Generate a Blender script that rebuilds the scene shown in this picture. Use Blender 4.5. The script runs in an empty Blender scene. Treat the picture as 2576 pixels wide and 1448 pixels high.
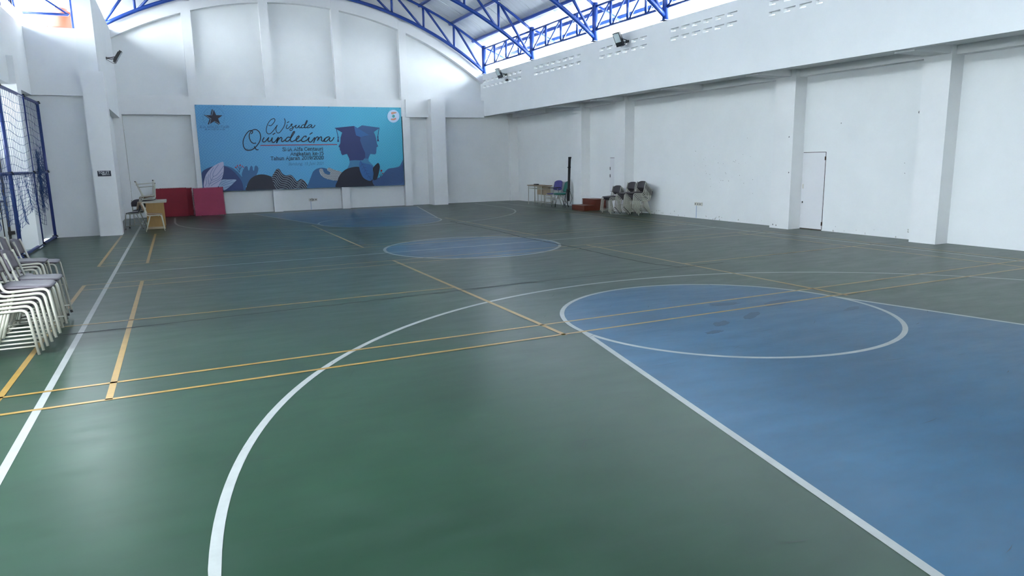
import bpy, math, random
import numpy as np
from mathutils import Vector, Matrix
random.seed(7)
SC = bpy.context.scene
COL = SC.collection
R = math.radians
# ------------------------------------------------------------------ camera
cam = bpy.data.cameras.new('camera'); camo = bpy.data.objects.new('camera', cam); COL.objects.link(camo)
cam.sensor_fit = 'HORIZONTAL'; cam.sensor_width = 36.0; cam.lens = 36.0 * 1755.77 / 2576.0
cam.clip_start = 0.05; cam.clip_end = 300
M_ = Matrix.Rotation(-0.44095931, 4, 'Z') @ Matrix.Rotation(1.38864713, 4, 'X') @ Matrix.Rotation(-0.01930105, 4, 'Z')
M_.translation = Vector((1.3781, -5.8429, 1.7199))
camo.matrix_world = M_
SC.camera = camo
# ------------------------------------------------------------------ sky and exposure
W = bpy.data.worlds.new('overcast_sky'); SC.world = W; W.use_nodes = True
nt = W.node_tree; bg = nt.nodes['Background']
bg.inputs['Color'].default_value = (0.83, 0.925, 1.0, 1); bg.inputs['Strength'].default_value = 24.0
vs = SC.view_settings
vs.view_transform = 'Standard'; vs.look = 'None'; vs.gamma = 1.0; vs.use_curve_mapping = False
vs.exposure = 0.48

# ------------------------------------------------------------------ helpers
def srgb(r, g, b):
    f = lambda c: (c / 255 / 12.92) if c / 255 <= 0.04045 else ((c / 255 + 0.055) / 1.055) ** 2.4
    return (f(r), f(g), f(b), 1.0)

def mat(name, col, rough=0.6, metal=0.0, var=0.0, vscale=3.0, stretch=(1, 1, 1), bump=0.0, bscale=60.0, spec=0.5, rvar=0.0):
    m = bpy.data.materials.new(name); m.use_nodes = True
    n = m.node_tree.nodes; l = m.node_tree.links; b = n['Principled BSDF']
    b.inputs['Base Color'].default_value = col; b.inputs['Roughness'].default_value = rough
    b.inputs['Metallic'].default_value = metal; b.inputs['Specular IOR Level'].default_value = spec
    if var or bump or rvar:
        tc = n.new('ShaderNodeTexCoord'); mp = n.new('ShaderNodeMapping'); mp.inputs['Scale'].default_value = stretch
        l.new(tc.outputs['Object'], mp.inputs['Vector'])
    if var or rvar:
        nz = n.new('ShaderNodeTexNoise'); nz.inputs['Scale'].default_value = vscale; nz.inputs['Detail'].default_value = 6
        nz.inputs['Roughness'].default_value = 0.62
        l.new(mp.outputs['Vector'], nz.inputs['Vector'])
    if var:
        mx = n.new('ShaderNodeMix'); mx.data_type = 'RGBA'
        mx.inputs['A'].default_value = tuple(max(0, c * (1 - var)) for c in col[:3]) + (1,)
        mx.inputs['B'].default_value = tuple(min(1, c * (1 + var)) for c in col[:3]) + (1,)
        rp = n.new('ShaderNodeMapRange'); rp.inputs['From Min'].default_value = 0.3; rp.inputs['From Max'].default_value = 0.7
        l.new(nz.outputs['Fac'], rp.inputs['Value']); l.new(rp.outputs['Result'], mx.inputs['Factor'])
        l.new(mx.outputs['Result'], b.inputs['Base Color'])
    if rvar:
        rr = n.new('ShaderNodeMapRange'); rr.inputs['From Min'].default_value = 0.3; rr.inputs['From Max'].default_value = 0.7
        rr.inputs['To Min'].default_value = max(0.02, rough - rvar); rr.inputs['To Max'].default_value = min(1, rough + rvar)
        l.new(nz.outputs['Fac'], rr.inputs['Value']); l.new(rr.outputs['Result'], b.inputs['Roughness'])
    if bump:
        bz = n.new('ShaderNodeTexNoise'); bz.inputs['Scale'].default_value = bscale; bz.inputs['Detail'].default_value = 4
        l.new(mp.outputs['Vector'], bz.inputs['Vector'])
        bp_ = n.new('ShaderNodeBump'); bp_.inputs['Strength'].default_value = bump; bp_.inputs['Distance'].default_value = 0.01
        l.new(bz.outputs['Fac'], bp_.inputs['Height']); l.new(bp_.outputs['Normal'], b.inputs['Normal'])
    return m

def floor_paint(name, col, scuff, rough=0.31):
    """court paint: base colour with broad wear, long scuff streaks and uneven gloss"""
    m = bpy.data.materials.new(name); m.use_nodes = True
    n = m.node_tree.nodes; l = m.node_tree.links; b = n['Principled BSDF']
    tc = n.new('ShaderNodeTexCoord')
    def noise(scale, stretch, rot=0.0, det=5, rg=0.6):
        mp = n.new('ShaderNodeMapping'); mp.inputs['Scale'].default_value = stretch; mp.inputs['Rotation'].default_value = (0, 0, rot)
        nz = n.new('ShaderNodeTexNoise'); nz.inputs['Scale'].default_value = scale; nz.inputs['Detail'].default_value = det; nz.inputs['Roughness'].default_value = rg
        l.new(tc.outputs['Object'], mp.inputs['Vector']); l.new(mp.outputs['Vector'], nz.inputs['Vector']); return nz
    def ramp(nz, a, c, t0=0.0, t1=1.0):
        r = n.new('ShaderNodeMapRange'); r.inputs['From Min'].default_value = a; r.inputs['From Max'].default_value = c
        r.inputs['To Min'].default_value = t0; r.inputs['To Max'].default_value = t1
        l.new(nz.outputs['Fac'], r.inputs['Value']); return r
    broad = noise(0.55, (1, 1, 1)); streak = noise(1.6, (1, 3.2, 1), 0.35); fine = noise(2.6, (1, 2.6, 1), -0.4, 2, 0.45)
    dark = tuple(c * 0.80 for c in col[:3]) + (1,); light = tuple(min(1, c * 1.18) for c in col[:3]) + (1,)
    m1 = n.new('ShaderNodeMix'); m1.data_type = 'RGBA'; m1.inputs['A'].default_value = dark; m1.inputs['B'].default_value = light
    l.new(ramp(broad, 0.35, 0.65).outputs['Result'], m1.inputs['Factor'])
    m2 = n.new('ShaderNodeMix'); m2.data_type = 'RGBA'; m2.inputs['B'].default_value = scuff
    l.new(m1.outputs['Result'], m2.inputs['A']); l.new(ramp(streak, 0.42, 0.80, 0, 0.45).outputs['Result'], m2.inputs['Factor'])
    m3 = n.new('ShaderNodeMix'); m3.data_type = 'RGBA'; m3.inputs['B'].default_value = tuple(c * 0.45 for c in col[:3]) + (1,)
    l.new(m2.outputs['Result'], m3.inputs['A']); l.new(ramp(fine, 0.42, 0.90, 0, 0.30).outputs['Result'], m3.inputs['Factor'])
    l.new(m3.outputs['Result'], b.inputs['Base Color'])
    l.new(ramp(streak, 0.3, 0.7, rough - 0.02, rough + 0.05).outputs['Result'], b.inputs['Roughness'])
    b.inputs['Specular IOR Level'].default_value = 0.18
    return m

class MB:
    def __init__(s): s.v = []; s.f = []
    def box(s, x0, x1, y0, y1, z0, z1):
        o = len(s.v)
        s.v += [(x0, y0, z0), (x1, y0, z0), (x1, y1, z0), (x0, y1, z0), (x0, y0, z1), (x1, y0, z1), (x1, y1, z1), (x0, y1, z1)]
        s.f += [tuple(o + i for i in q) for q in ((3, 2, 1, 0), (4, 5, 6, 7), (0, 1, 5, 4), (1, 2, 6, 5), (2, 3, 7, 6), (3, 0, 4, 7))]
        return s
    def tube(s, pts, r, n=8, closed=False):
        P = [Vector(p) for p in pts]; N = len(P); o = len(s.v)
        prev = None
        for i in range(N):
            a = P[i - 1] if (i > 0 or closed) else P[i]; c = P[(i + 1) % N] if (i < N - 1 or closed) else P[i]
            t = (c - a).normalized()
            if prev is None:
                up = Vector((0, 0, 1)) if abs(t.z) < 0.9 else Vector((1, 0, 0))
                u = t.cross(up).normalized()
            else:
                u = prev - t * prev.dot(t)
                u = u.normalized() if u.length > 1e-6 else t.orthogonal().normalized()
            prev = u; w = t.cross(u)
            for k in range(n):
                a_ = 2 * math.pi * (k + 0.5) / n
                s.v.append(tuple(P[i] + (u * math.cos(a_) + w * math.sin(a_)) * r))
        rng = N if closed else N - 1
        for i in range(rng):
            for k in range(n):
                a = o + i * n + k; b = o + i * n + (k + 1) % n; j = (i + 1) % N
                s.f.append((a, b, o + j * n + (k + 1) % n, o + j * n + k))
        if not closed:
            s.f.append(tuple(o + k for k in reversed(range(n)))); s.f.append(tuple(o + (N - 1) * n + k for k in range(n)))
        return s
    def prism(s, poly, f0, f1):
        """poly: list of 2D points; f0, f1 map a 2D point to 3D for the two caps"""
        o = len(s.v); n = len(poly)
        s.v += [tuple(f0(*p)) for p in poly] + [tuple(f1(*p)) for p in poly]
        s.f.append(tuple(o + i for i in reversed(range(n)))); s.f.append(tuple(o + n + i for i in range(n)))
        for i in range(n): s.f.append((o + i, o + (i + 1) % n, o + n + (i + 1) % n, o + n + i))
        return s
    def loft(s, rings, cap=True):
        o = len(s.v); n = len(rings[0])
        for r_ in rings: s.v += [tuple(p) for p in r_]
        for i in range(len(rings) - 1):
            for k in range(n):
                a = o + i * n + k; b = o + i * n + (k + 1) % n
                s.f.append((a, b, b + n, a + n))
        if cap:
            s.f.append(tuple(o + k for k in reversed(range(n)))); s.f.append(tuple(o + (len(rings) - 1) * n + k for k in range(n)))
        return s
    def mesh(s, name, m, smooth=False):
        me = bpy.data.meshes.new(name); me.from_pydata(s.v, [], s.f); me.update()
        if m: me.materials.append(m)
        if smooth:
            for p in me.polygons: p.use_smooth = True
        return me
    def build(s, name, m, parent=None, smooth=False, label=None):
        return obj(name, s.mesh(name, m, smooth), parent, label)

def obj(name, data, parent=None, label=None):
    o = bpy.data.objects.new(name, data); COL.objects.link(o)
    if parent: o.parent = parent
    if label: o['label'] = label
    return o
def tag(o, label, cat, group=None, kind=None):
    o['label'] = label; o['category'] = cat
    if group: o['group'] = group
    if kind: o['kind'] = kind
    return o
def struct(o, label=None):
    o['kind'] = 'structure'
    if label: o['label'] = label
    return o
def thing(name, label, cat, loc=(0, 0, 0), rotz=0.0, group=None, rot=None):
    o = bpy.data.objects.new(name, None); COL.objects.link(o)
    o.location = loc; o.rotation_euler = rot if rot else (0, 0, rotz); o.empty_display_size = 0.1
    return tag(o, label, cat, group)
def box(name, m, parent, *d, label=None): return MB().box(*d).build(name, m, parent, label=label)
def smooth_path(pts, k=6, closed=False):
    """Catmull-Rom through the points"""
    P = [tuple(map(float, p)) for p in pts]; n = len(P); out = []
    rng = n if closed else n - 1
    for i in range(rng):
        if closed: a, b, c, d = P[i - 1], P[i], P[(i + 1) % n], P[(i + 2) % n]
        else: a, b, c, d = P[max(i - 1, 0)], P[i], P[i + 1], P[min(i + 2, n - 1)]
        for j in range(k):
            t = j / k; t2 = t * t; t3 = t2 * t
            out.append(tuple(0.5 * (2 * b[q] + (c[q] - a[q]) * t + (2 * a[q] - 5 * b[q] + 4 * c[q] - d[q]) * t2 + (3 * b[q] - a[q] - 3 * c[q] + d[q]) * t3) for q in range(len(b))))
    if not closed: out.append(P[-1])
    return out
def bend(pts, r=0.05, k=4):
    """round the corners of a polyline"""
    P = [Vector(p) for p in pts]; out = [P[0]]
    for i in range(1, len(P) - 1):
        a = (P[i - 1] - P[i]); c = (P[i + 1] - P[i]); q = min(r, a.length * 0.45, c.length * 0.45)
        A = P[i] + a.normalized() * q; C = P[i] + c.normalized() * q
        for j in range(k + 1):
            t = j / k; out.append(A * (1 - t) ** 2 + P[i] * 2 * t * (1 - t) + C * t * t)
    out.append(P[-1]); return out

# ------------------------------------------------------------------ materials
WHITE = mat('white_wall_paint', (0.80, 0.82, 0.82, 1), 0.65, var=0.03, vscale=0.9, bump=0.06, bscale=25)
WHITE2 = mat('white_pillar_paint', (0.81, 0.82, 0.82, 1), 0.6, var=0.03, vscale=1.4, bump=0.05, bscale=30)
GREEN = floor_paint('green_court_paint', (0.018, 0.045, 0.0265, 1), (0.034, 0.060, 0.046, 1))
BLUE = floor_paint('blue_court_paint', (0.009, 0.076, 0.146, 1), (0.020, 0.072, 0.118, 1))
LINEW = mat('white_line_paint', (0.29, 0.305, 0.295, 1), 0.32, var=0.10, vscale=6, spec=0.3)
LINEY = mat('yellow_line_paint', (0.29, 0.175, 0.036, 1), 0.32, var=0.14, vscale=7, spec=0.3)
CRACK = mat('grey_joint_filler', (0.03, 0.035, 0.034, 1), 0.6, var=0.3, vscale=9)
PALE = mat('pale_threshold_concrete', (0.36, 0.42, 0.39, 1), 0.6, var=0.1, vscale=2)
STEELB = mat('blue_painted_steel', (0.014, 0.052, 0.26, 1), 0.32, var=0.08, vscale=5)
FRAMEB = mat('navy_painted_frame', (0.012, 0.028, 0.16, 1), 0.4, var=0.1, vscale=6)
NETB = mat('blue_net_cord', (0.015, 0.05, 0.17, 1), 0.7)
SHEET = mat('foil_roof_sheet', (0.62, 0.65, 0.68, 1), 0.45, metal=0.25, var=0.10, vscale=2, stretch=(0.4, 3, 1))
CREAM = mat('cream_tube_enamel', (0.50, 0.485, 0.41, 1), 0.35)
GREYT = mat('grey_green_tube_enamel', (0.40, 0.40, 0.34, 1), 0.35)
CHROME = mat('chrome_tube', (0.75, 0.75, 0.76, 1), 0.2, metal=0.9)
SEATG = mat('purple_grey_vinyl', (0.105, 0.090, 0.105, 1), 0.42, var=0.06, vscale=20, bump=0.05, bscale=200)
SEATD = mat('dark_charcoal_vinyl', (0.035, 0.030, 0.036, 1), 0.45, var=0.08, vscale=20)
BLACK = mat('black_rubber', (0.012, 0.012, 0.014, 1), 0.5)
BLACKM = mat('black_powder_coat', (0.012, 0.013, 0.015, 1), 0.4)
GATEM = mat('dark_brown_gate_steel', (0.022, 0.018, 0.016, 1), 0.5, var=0.2, vscale=10)
BROWN = mat('tan_wood_laminate', (0.30, 0.175, 0.05, 1), 0.5, var=0.10, vscale=2.5, stretch=(6, 6, 0.8))
TOPW = mat('pale_desk_top', (0.42, 0.38, 0.31, 1), 0.45, var=0.08, vscale=5)
DESKB = mat('worn_desk_board', (0.26, 0.17, 0.10, 1), 0.5, var=0.15, vscale=5, stretch=(1, 6, 1))
PANELW = mat('light_board_panel', (0.42, 0.33, 0.22, 1), 0.6, var=0.1, vscale=6)
REDWOOD = mat('red_brown_stained_wood', (0.105, 0.022, 0.010, 1), 0.38, var=0.18, vscale=3, stretch=(1, 1, 5))
MATR = mat('crimson_foam', (0.20, 0.008, 0.020, 1), 0.75, var=0.08, vscale=3, bump=0.1, bscale=120)
MATP = mat('faded_raspberry_foam', (0.29, 0.034, 0.080, 1), 0.75, var=0.08, vscale=3, bump=0.1, bscale=120)
MATK = mat('black_foam_edge', (0.03, 0.02, 0.02, 1), 0.8)
PURPLE = mat('violet_plastic', (0.042, 0.036, 0.19, 1), 0.45)
TEAL = mat('teal_green_vinyl', (0.006, 0.135, 0.105, 1), 0.4)
PLASTICW = mat('ivory_socket_plastic', (0.62, 0.60, 0.54, 1), 0.4)
CONDUIT = mat('pale_blue_conduit', (0.45, 0.53, 0.66, 1), 0.5)
GLASSW = mat('frosted_lamp_glass', (0.62, 0.70, 0.70, 1), 0.25)
SIGNB = mat('navy_sign_plastic', (0.006, 0.010, 0.026, 1), 0.6)
SIGNW = mat('white_sign_print', (0.75, 0.77, 0.78, 1), 0.5)
RUST = mat('rusty_iron', (0.055, 0.028, 0.014, 1), 0.7, var=0.4, vscale=30)
GAP = mat('dark_door_gap', (0.05, 0.035, 0.025, 1), 0.8)
DOORW = mat('white_door_enamel', (0.74, 0.74, 0.76, 1), 0.4, var=0.02, vscale=2)
CHIP = mat('grey_bare_plaster', (0.16, 0.16, 0.16, 1), 0.8)
SMUDGE = mat('grey_scuffed_plaster', (0.50, 0.50, 0.48, 1), 0.8, var=0.2, vscale=30)
TANK = mat('orange_red_tank_plastic', (0.36, 0.030, 0.010, 1), 0.45, var=0.1, vscale=2)
CONC = mat('grey_outdoor_concrete', (0.34, 0.34, 0.33, 1), 0.85, var=0.15, vscale=0.8)

# ------------------------------------------------------------------ floor and court markings
XL, XR = 0.312, 13.17
floor = struct(box('floor', GREEN, None, -1.5, 14.66, -7.0, 21.4, -0.12, 0.0), 'green painted sports hall floor with court lines')
box('threshold_slab', PALE, floor, -6.2, -1.5, -7.0, 12.45, -0.12, 0.002, label='pale concrete threshold by the gate')
struct(box('floor_outside', CONC, None, -60, 60, -60, 80, -0.40, -0.125), 'grey concrete ground outside the hall')
def paint(name, poly, z, m, label=None):
    return MB().prism(poly, lambda x, y: (x, y, 0.0001), lambda x, y: (x, y, z)).build(name, m, floor, label=label)
def arcpts(cx, cy, r, a0, a1, n=72): return [(cx + r * math.cos(R(a0 + (a1 - a0) * i / n)), cy + r * math.sin(R(a0 + (a1 - a0) * i / n))) for i in range(n + 1)]
def strip(pts, w, z, m, label=None, closed=False, name='court_line'):
    P = [Vector(p) for p in pts]; Lf, Rt = [], []
    for i in range(len(P)):
        a = P[i - 1] if (i > 0 or closed) else P[i]; c = P[(i + 1) % len(P)] if (i < len(P) - 1 or closed) else P[i]
        t = (c - a).normalized(); nn = Vector((-t.y, t.x)) * (w / 2)
        Lf.append(P[i] + nn); Rt.append(P[i] - nn)
    b = MB(); n = len(P)
    b.v = [(p.x, p.y, z) for p in Lf] + [(p.x, p.y, z) for p in Rt]
    for i in range(n if closed else n - 1):
        j = (i + 1) % n; b.f.append((i, n + i, n + j, j))
    return b.build(name, m, floor, label=label)
def key(cy, sgn, yb):
    xs = lambda y: 1.8 + abs(y - cy) * 0.207
    poly = [(6.71 - xs(yb), yb), (6.71 - 1.8, cy)] + arcpts(6.71, cy, 1.8, 180, 0 if sgn > 0 else 360)[1:-1] + [(6.71 + 1.8, cy), (6.71 + xs(yb), yb)]
    if sgn < 0: pass
    paint('painted_key', poly, 0.0008, BLUE, 'blue painted key area')
    for s in (-1, 1):
        strip([(6.71 + s * (1.8 - .02), cy + sgn * 0.0), (6.71 + s * (xs(yb) - .02), yb)], 0.055, 0.0016, LINEW)
    strip(arcpts(6.71, cy, 1.775, 0, 360, 96)[:-1], 0.05, 0.0018, LINEW, closed=True)
key(0.0, 1, -5.77); key(14.42, -1, 20.27)
paint('painted_circle', arcpts(6.69, 7.24, 1.78, 0, 360, 96)[:-1], 0.0008, BLUE, 'blue painted centre circle')
strip(arcpts(6.69, 7.24, 1.765, 0, 360, 96)[:-1], 0.06, 0.0016, LINEW, closed=True)
strip([(XL, -5.77), (XL, 20.27)], 0.055, 0.0016, LINEW)
strip([(13.23, -5.77), (13.19, 3.2), (13.10, 7.3), (13.06, 20.27)], 0.055, 0.0016, LINEW)
strip([(XL, 7.19), (4.33, 7.20), (9.68, 7.31), (13.1, 7.31)], 0.05, 0.0016, LINEW)
strip([(XL, 20.27), (13.06, 20.27)], 0.05, 0.0016, LINEW); strip([(XL, -5.77), (13.2, -5.77)], 0.05, 0.0016, LINEW)
a0 = 175.0
strip([(1.262, -5.77), (1.262, -2.95)] + arcpts(6.78, -3.11, 5.42, 178, 2, 120) + [(12.2, -2.95), (12.2, -5.77)], 0.055, 0.0016, LINEW)
strip([(1.225, 20.27), (1.225, 17.9)] + arcpts(6.68, 17.72, 5.43, -178, -2, 120) + [(12.12, 17.9), (12.12, 20.27)], 0.055, 0.0016, LINEW)
def badminton(y0, y1, dx=0.0):
    m = y0 + (y1 - y0) / 2; w = 0.042; z = 0.0024
    for y in (y0, y0 + .46, y1 - .46, y1): strip([(0.0, y), (13.4, y + dx)], w, z, LINEY)
    for x in (0.0, 0.765, 4.71, 8.69, 12.64, 13.4): strip([(x, y0), (x, y1)], 0.05, z, LINEY)
    strip([(0.0, m), (4.71, m)], w, z, LINEY); strip([(8.69, m + dx / 2), (13.4, m + dx)], w, z, LINEY)
badminton(0.0, 6.1, 0.10); badminton(8.27, 14.36, 0.12)
def crackpath(pts, w, seed):
    random.seed(seed); P = []
    for i in range(len(pts) - 1):
        n = max(2, int(math.dist(pts[i], pts[i + 1]) / 0.12))
        for j in range(n):
            t = j / n; P.append((pts[i][0] * (1 - t) + pts[i + 1][0] * t + random.uniform(-.012, .012), pts[i][1] * (1 - t) + pts[i + 1][1] * t + random.uniform(-.012, .012)))
    P.append(pts[-1]); return strip(P, w, 0.003, CRACK, 'dark filled crack in the court floor', name='floor_crack')
crackpath([(-1.4, 2.58), (0.12, 2.61), (1.38, 2.64), (3.28, 2.72), (5.57, 2.86), (6.87, 2.86), (8.4, 2.84), (9.3, 2.86)], 0.030, 1)
crackpath([(8.36, 13.0), (8.37, 9.82), (8.25, 8.08), (8.29, 6.41), (8.29, 5.59), (8.21, 4.23), (8.27, 3.25), (8.42, 2.84)], 0.045, 2)
random.seed(11)
sc = MB()
def scuffline(x, y, a, L, w):
    n = 5; P = []
    for i in range(n + 1):
        t = i / n - .5; P.append((x + math.cos(a) * L * t, y + math.sin(a) * L * t + 0.12 * L * (t * t)))
    o = len(sc.v)
    for i, p in enumerate(P):
        ww = w * (1 - abs(i / n - .5) * 1.6) / 2
        sc.v += [(p[0] - math.sin(a) * ww, p[1] + math.cos(a) * ww, 0.0031), (p[0] + math.sin(a) * ww, p[1] - math.cos(a) * ww, 0.0031)]
    for i in range(n): sc.f.append((o + 2 * i, o + 2 * i + 1, o + 2 * i + 3, o + 2 * i + 2))
for i in range(300):
    x = random.uniform(1.5, 12.5); y = random.uniform(-4.5, 9.5)
    scuffline(x, y, random.gauss(0.1, 0.7), random.uniform(.05, .32), random.uniform(.002, .006))
o = sc.build('shoe_scuff', CRACK, floor); o['kind'] = 'stuff'
STAIN = mat('rubbed_blue_paint', (0.010, 0.048, 0.092, 1), 0.36, var=0.15, vscale=12, spec=0.18)
for k, (x, y, rx, ry, a) in enumerate(((7.62, .10, .26, .10, .3), (7.05, .36, .20, .08, -.2), (6.35, -.38, .14, .07, .5), (6.05, -.62, .12, .05, .1), (6.9, -.25, .22, .07, .6), (8.1, -.55, .16, .05, .2))):
    random.seed(k); pts = []
    for i in range(18):
        t = 2 * math.pi * i / 18; q = random.uniform(.72, 1.1); u, v = rx * q * math.cos(t), ry * q * math.sin(t)
        pts.append((x + u * math.cos(a) - v * math.sin(a), y + u * math.sin(a) + v * math.cos(a)))
    MB().prism(smooth_path(pts, 3, True), lambda x, y: (x, y, .0009), lambda x, y: (x, y, .0013)).build('worn_patch', STAIN, floor)

# ------------------------------------------------------------------ roof curve
def zb(x): return -4.066 + math.sqrt(11.783 ** 2 - (x - 5.587) ** 2)      # truss bottom chord
def ztc(x): return -4.104 + math.sqrt(12.537 ** 2 - (x - 5.57) ** 2)      # truss top chord
def zroof(x):
    if x > 12.87: return ztc(12.87) + 0.21 - (x - 12.87) * 0.46
    if x < -1.73: return ztc(-1.73) + 0.21 - (-1.73 - x) * 0.56
    return ztc(x) + 0.21

# ------------------------------------------------------------------ back wall
YB, YF = 21.2, 20.95
gable = [(-0.5, 0.0), (14.6, 0.0), (14.6, 3.7), (13.2, 3.7), (13.2, zroof(13.2) - .02)] + [(x, zroof(x) - .02) for x in np.linspace(13.1, -0.5, 50)]
wb = MB().prism(gable, lambda x, z: (x, YB + 0.2, z), lambda x, z: (x, YB, z)).build('wall_back', WHITE)
struct(wb, 'white end wall behind the banner with an arched top')
for x0, x1 in ((2.03, 2.33), (4.52, 4.82), (7.0, 7.29), (9.48, 9.77)):
    box('pilaster', WHITE2, wb, x0, x1, YF, YB + .02, 0.0, zb((x0 + x1) / 2) - 0.1)
box('beam', WHITE2, wb, -0.3, 12.9, YF + 0.012, YB + .02, 3.42, 4.04)
box('beam', WHITE2, wb, 9.62, 12.9, YF - 0.06, YF + 0.05, 3.40, 4.06)
def archband(x0, x1):
    xs = np.linspace(x0, x1, 12)
    poly = [(x, zb(x) - 0.03) for x in xs] + [(x, zb(x) - 0.44) for x in xs[::-1]]
    MB().prism(poly, lambda x, z: (x, YB + .02, z), lambda x, z: (x, YF + 0.01, z)).build('arch_band', WHITE2, wb)
for a, b in ((-0.3, 2.03), (2.33, 4.52), (4.82, 7.0), (7.29, 9.48), (9.77, 12.93)): archband(a, b)
box('corner_column', WHITE2, wb, 10.52, 11.10, 20.55, YB + .02, 0.0, 4.065)

# ------------------------------------------------------------------ right wall with pillars, soffit and the perforated upper band
wr = struct(box('wall_right', WHITE, None, 14.45, 14.65, -7.0, 21.4, 0.0, 3.62), 'white long wall with pillars and a small door')
for y0, y1 in ((-4.5, -3.95), (-1.0, -0.45), (2.51, 3.04), (6.03, 6.61), (12.68, 13.25), (15.29, 15.85), (21.0, 21.25)):
    box('pillar', WHITE2, wr, 14.1, 14.47, y0, y1, 0.0, 3.60)
for yc in (-4.2, -0.7, 2.73, 6.36, 9.45, 12.95, 15.57, 18.3):
    box('cross_beam', WHITE2, wr, 13.12, 14.46, yc - 0.19, yc + 0.19, 3.435, 3.60)
box('wall_beam', WHITE2, wr, 14.22, 14.47, -7, 21.2, 3.42, 3.60)
box('soffit_slab', WHITE2, wr, 12.95, 14.65, -7, 21.4, 3.58, 3.72)
slots = []
for y0, n in ((20.97, 9), (16.46, 8), (12.29, 6), (8.98, 6), (5.73, 6)):
    for i in range(n):
        for zc in (4.81, 4.60):
            slots.append((y0 - i * 0.402 - 0.31, y0 - i * 0.402, zc - 0.042, zc + 0.042))
def holed_slab(name, m, parent, x0, x1, Y0, Y1, Z0, Z1, holes):
    ys = sorted({Y0, Y1} | {round(h[0], 4) for h in holes} | {round(h[1], 4) for h in holes})
    zs = sorted({Z0, Z1} | {round(h[2], 4) for h in holes} | {round(h[3], 4) for h in holes})
    hset = set()
    for h in holes:
        hset.add((ys.index(round(h[0], 4)), zs.index(round(h[2], 4))))
    b = MB(); idx = {}
    def V(i, j, s):
        k = (i, j, s)
        if k not in idx: idx[k] = len(b.v); b.v.append((x0 if s == 0 else x1, ys[i], zs[j]))
        return idx[k]
    ny, nz = len(ys) - 1, len(zs) - 1
    solid = lambda i, j: 0 <= i < ny and 0 <= j < nz and (i, j) not in hset
    for i in range(ny):
        for j in range(nz):
            if not solid(i, j): continue
            b.f.append((V(i, j, 0), V(i, j + 1, 0), V(i + 1, j + 1, 0), V(i + 1, j, 0)))
            b.f.append((V(i, j, 1), V(i + 1, j, 1), V(i + 1, j + 1, 1), V(i, j + 1, 1)))
            if not solid(i - 1, j): b.f.append((V(i, j, 0), V(i, j, 1), V(i, j + 1, 1), V(i, j + 1, 0)))
            if not solid(i + 1, j): b.f.append((V(i + 1, j, 0), V(i + 1, j + 1, 0), V(i + 1, j + 1, 1), V(i + 1, j, 1)))
            if not solid(i, j - 1): b.f.append((V(i, j, 0), V(i + 1, j, 0), V(i + 1, j, 1), V(i, j, 1)))
            if not solid(i, j + 1): b.f.append((V(i, j + 1, 0), V(i, j + 1, 1), V(i + 1, j + 1, 1), V(i + 1, j + 1, 0)))
    return b.build(name, m, parent)
holed_slab('upper_band', WHITE, wr, 12.90, 12.985, -7.0, 21.2, 3.46, 5.08, slots)['label'] = 'white overhanging upper wall band with ventilation slots'
holed_slab('slot_light_baffle', WHITE, wr, 12.985, 13.08, -7.0, 21.2, 3.46, 5.08, [(h[1] - .09, h[1] - .003, h[2] + .002, h[2] + .038) for h in slots])  # added backing; its small holes limit the light leaking into the slots
random.seed(5)
ch = MB()
def chip(y, z, s, x=14.449):
    n = 7; poly = [(y + math.cos(2 * math.pi * i / n) * s * random.uniform(.5, 1), z + math.sin(2 * math.pi * i / n) * s * random.uniform(.6, 1.2)) for i in range(n)]
    ch.prism(poly, lambda a, b: (x, a, b), lambda a, b: (x - 0.002, a, b))
for y, z, s in ((3.28, 2.46, .03), (2.9, 2.44, .03), (3.25, 1.62, .018), (3.27, 1.55, .01), (3.5, 1.5, .008), (3.48, 1.3, .01), (5.05, 2.35, .014), (6.62, 1.9, .012)): chip(y, z, s)
for i in range(46): chip(random.gauss(8.9, 0.9), random.gauss(1.35, 0.3), random.uniform(.003, .011))
for y, z in ((6.14, 2.1), (6.1, 1.3), (6.5, .08), (6.4, .07)): chip(y, z, .02, 14.099)
o = ch.build('paint_chip', CHIP, wr); o['kind'] = 'stuff'
ch = MB()
for i in range(40):
    y = random.choice((random.gauss(9.0, .5), random.gauss(8.2, .5), random.gauss(4.3, .5), random.gauss(3.5, .3), random.gauss(11, .5)))
    if 5.3 < y < 6.7 or 2.4 < y < 3.1: continue
    chip(y, abs(random.gauss(.05, .05)) + .02, random.uniform(.008, .03))
o = ch.build('base_scuff', SMUDGE, wr); o['kind'] = 'stuff'
def door(name, y0, y1, z0, z1, x, label, hinges=True, lock=((0.05, .93),)):
    d = struct(box(name, DOORW, None, x - .012, x + .02, y0, y1, z0, z1), label)
    b = MB(); g = 0.012
    b.box(x - .004, x - .001, y0 - g, y0, z0, z1 + g); b.box(x - .004, x - .001, y0, y1, z1, z1 + g); b.box(x - .004, x - .001, y0, y1, 0.001 if z0 < .05 else z0 - g, z0)
    b.build('door_gap', GAP, d)
    if hinges:
        for z in (z0 + 0.13, z1 - 0.13):
            MB().tube([(x - .016, y0 - .006, z - .04), (x - .016, y0 - .006, z + .04)], .016, 6).build('hinge', RUST, d)
    for dy, z in lock:
        box('lock_plate', PLASTICW, d, x - .02, x - .01, y1 - dy - .015, y1 - dy + .015, z - .05, z + .05)
    return d
d1 = door('door_1', 5.40, 6.015, 0.025, 1.74, 14.452, 'narrow white steel door beside a pillar, with rusty hinges', lock=((.04, .98),))
box('keyhole', BLACK, d1, 14.43, 14.442, 5.955, 5.975, .60, .64)
d2 = door('door_2', 13.62, 14.02, 0.62, 1.70, 14.452, 'narrow grey white hatch door partly hidden behind a pillar', hinges=False, lock=())
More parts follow.
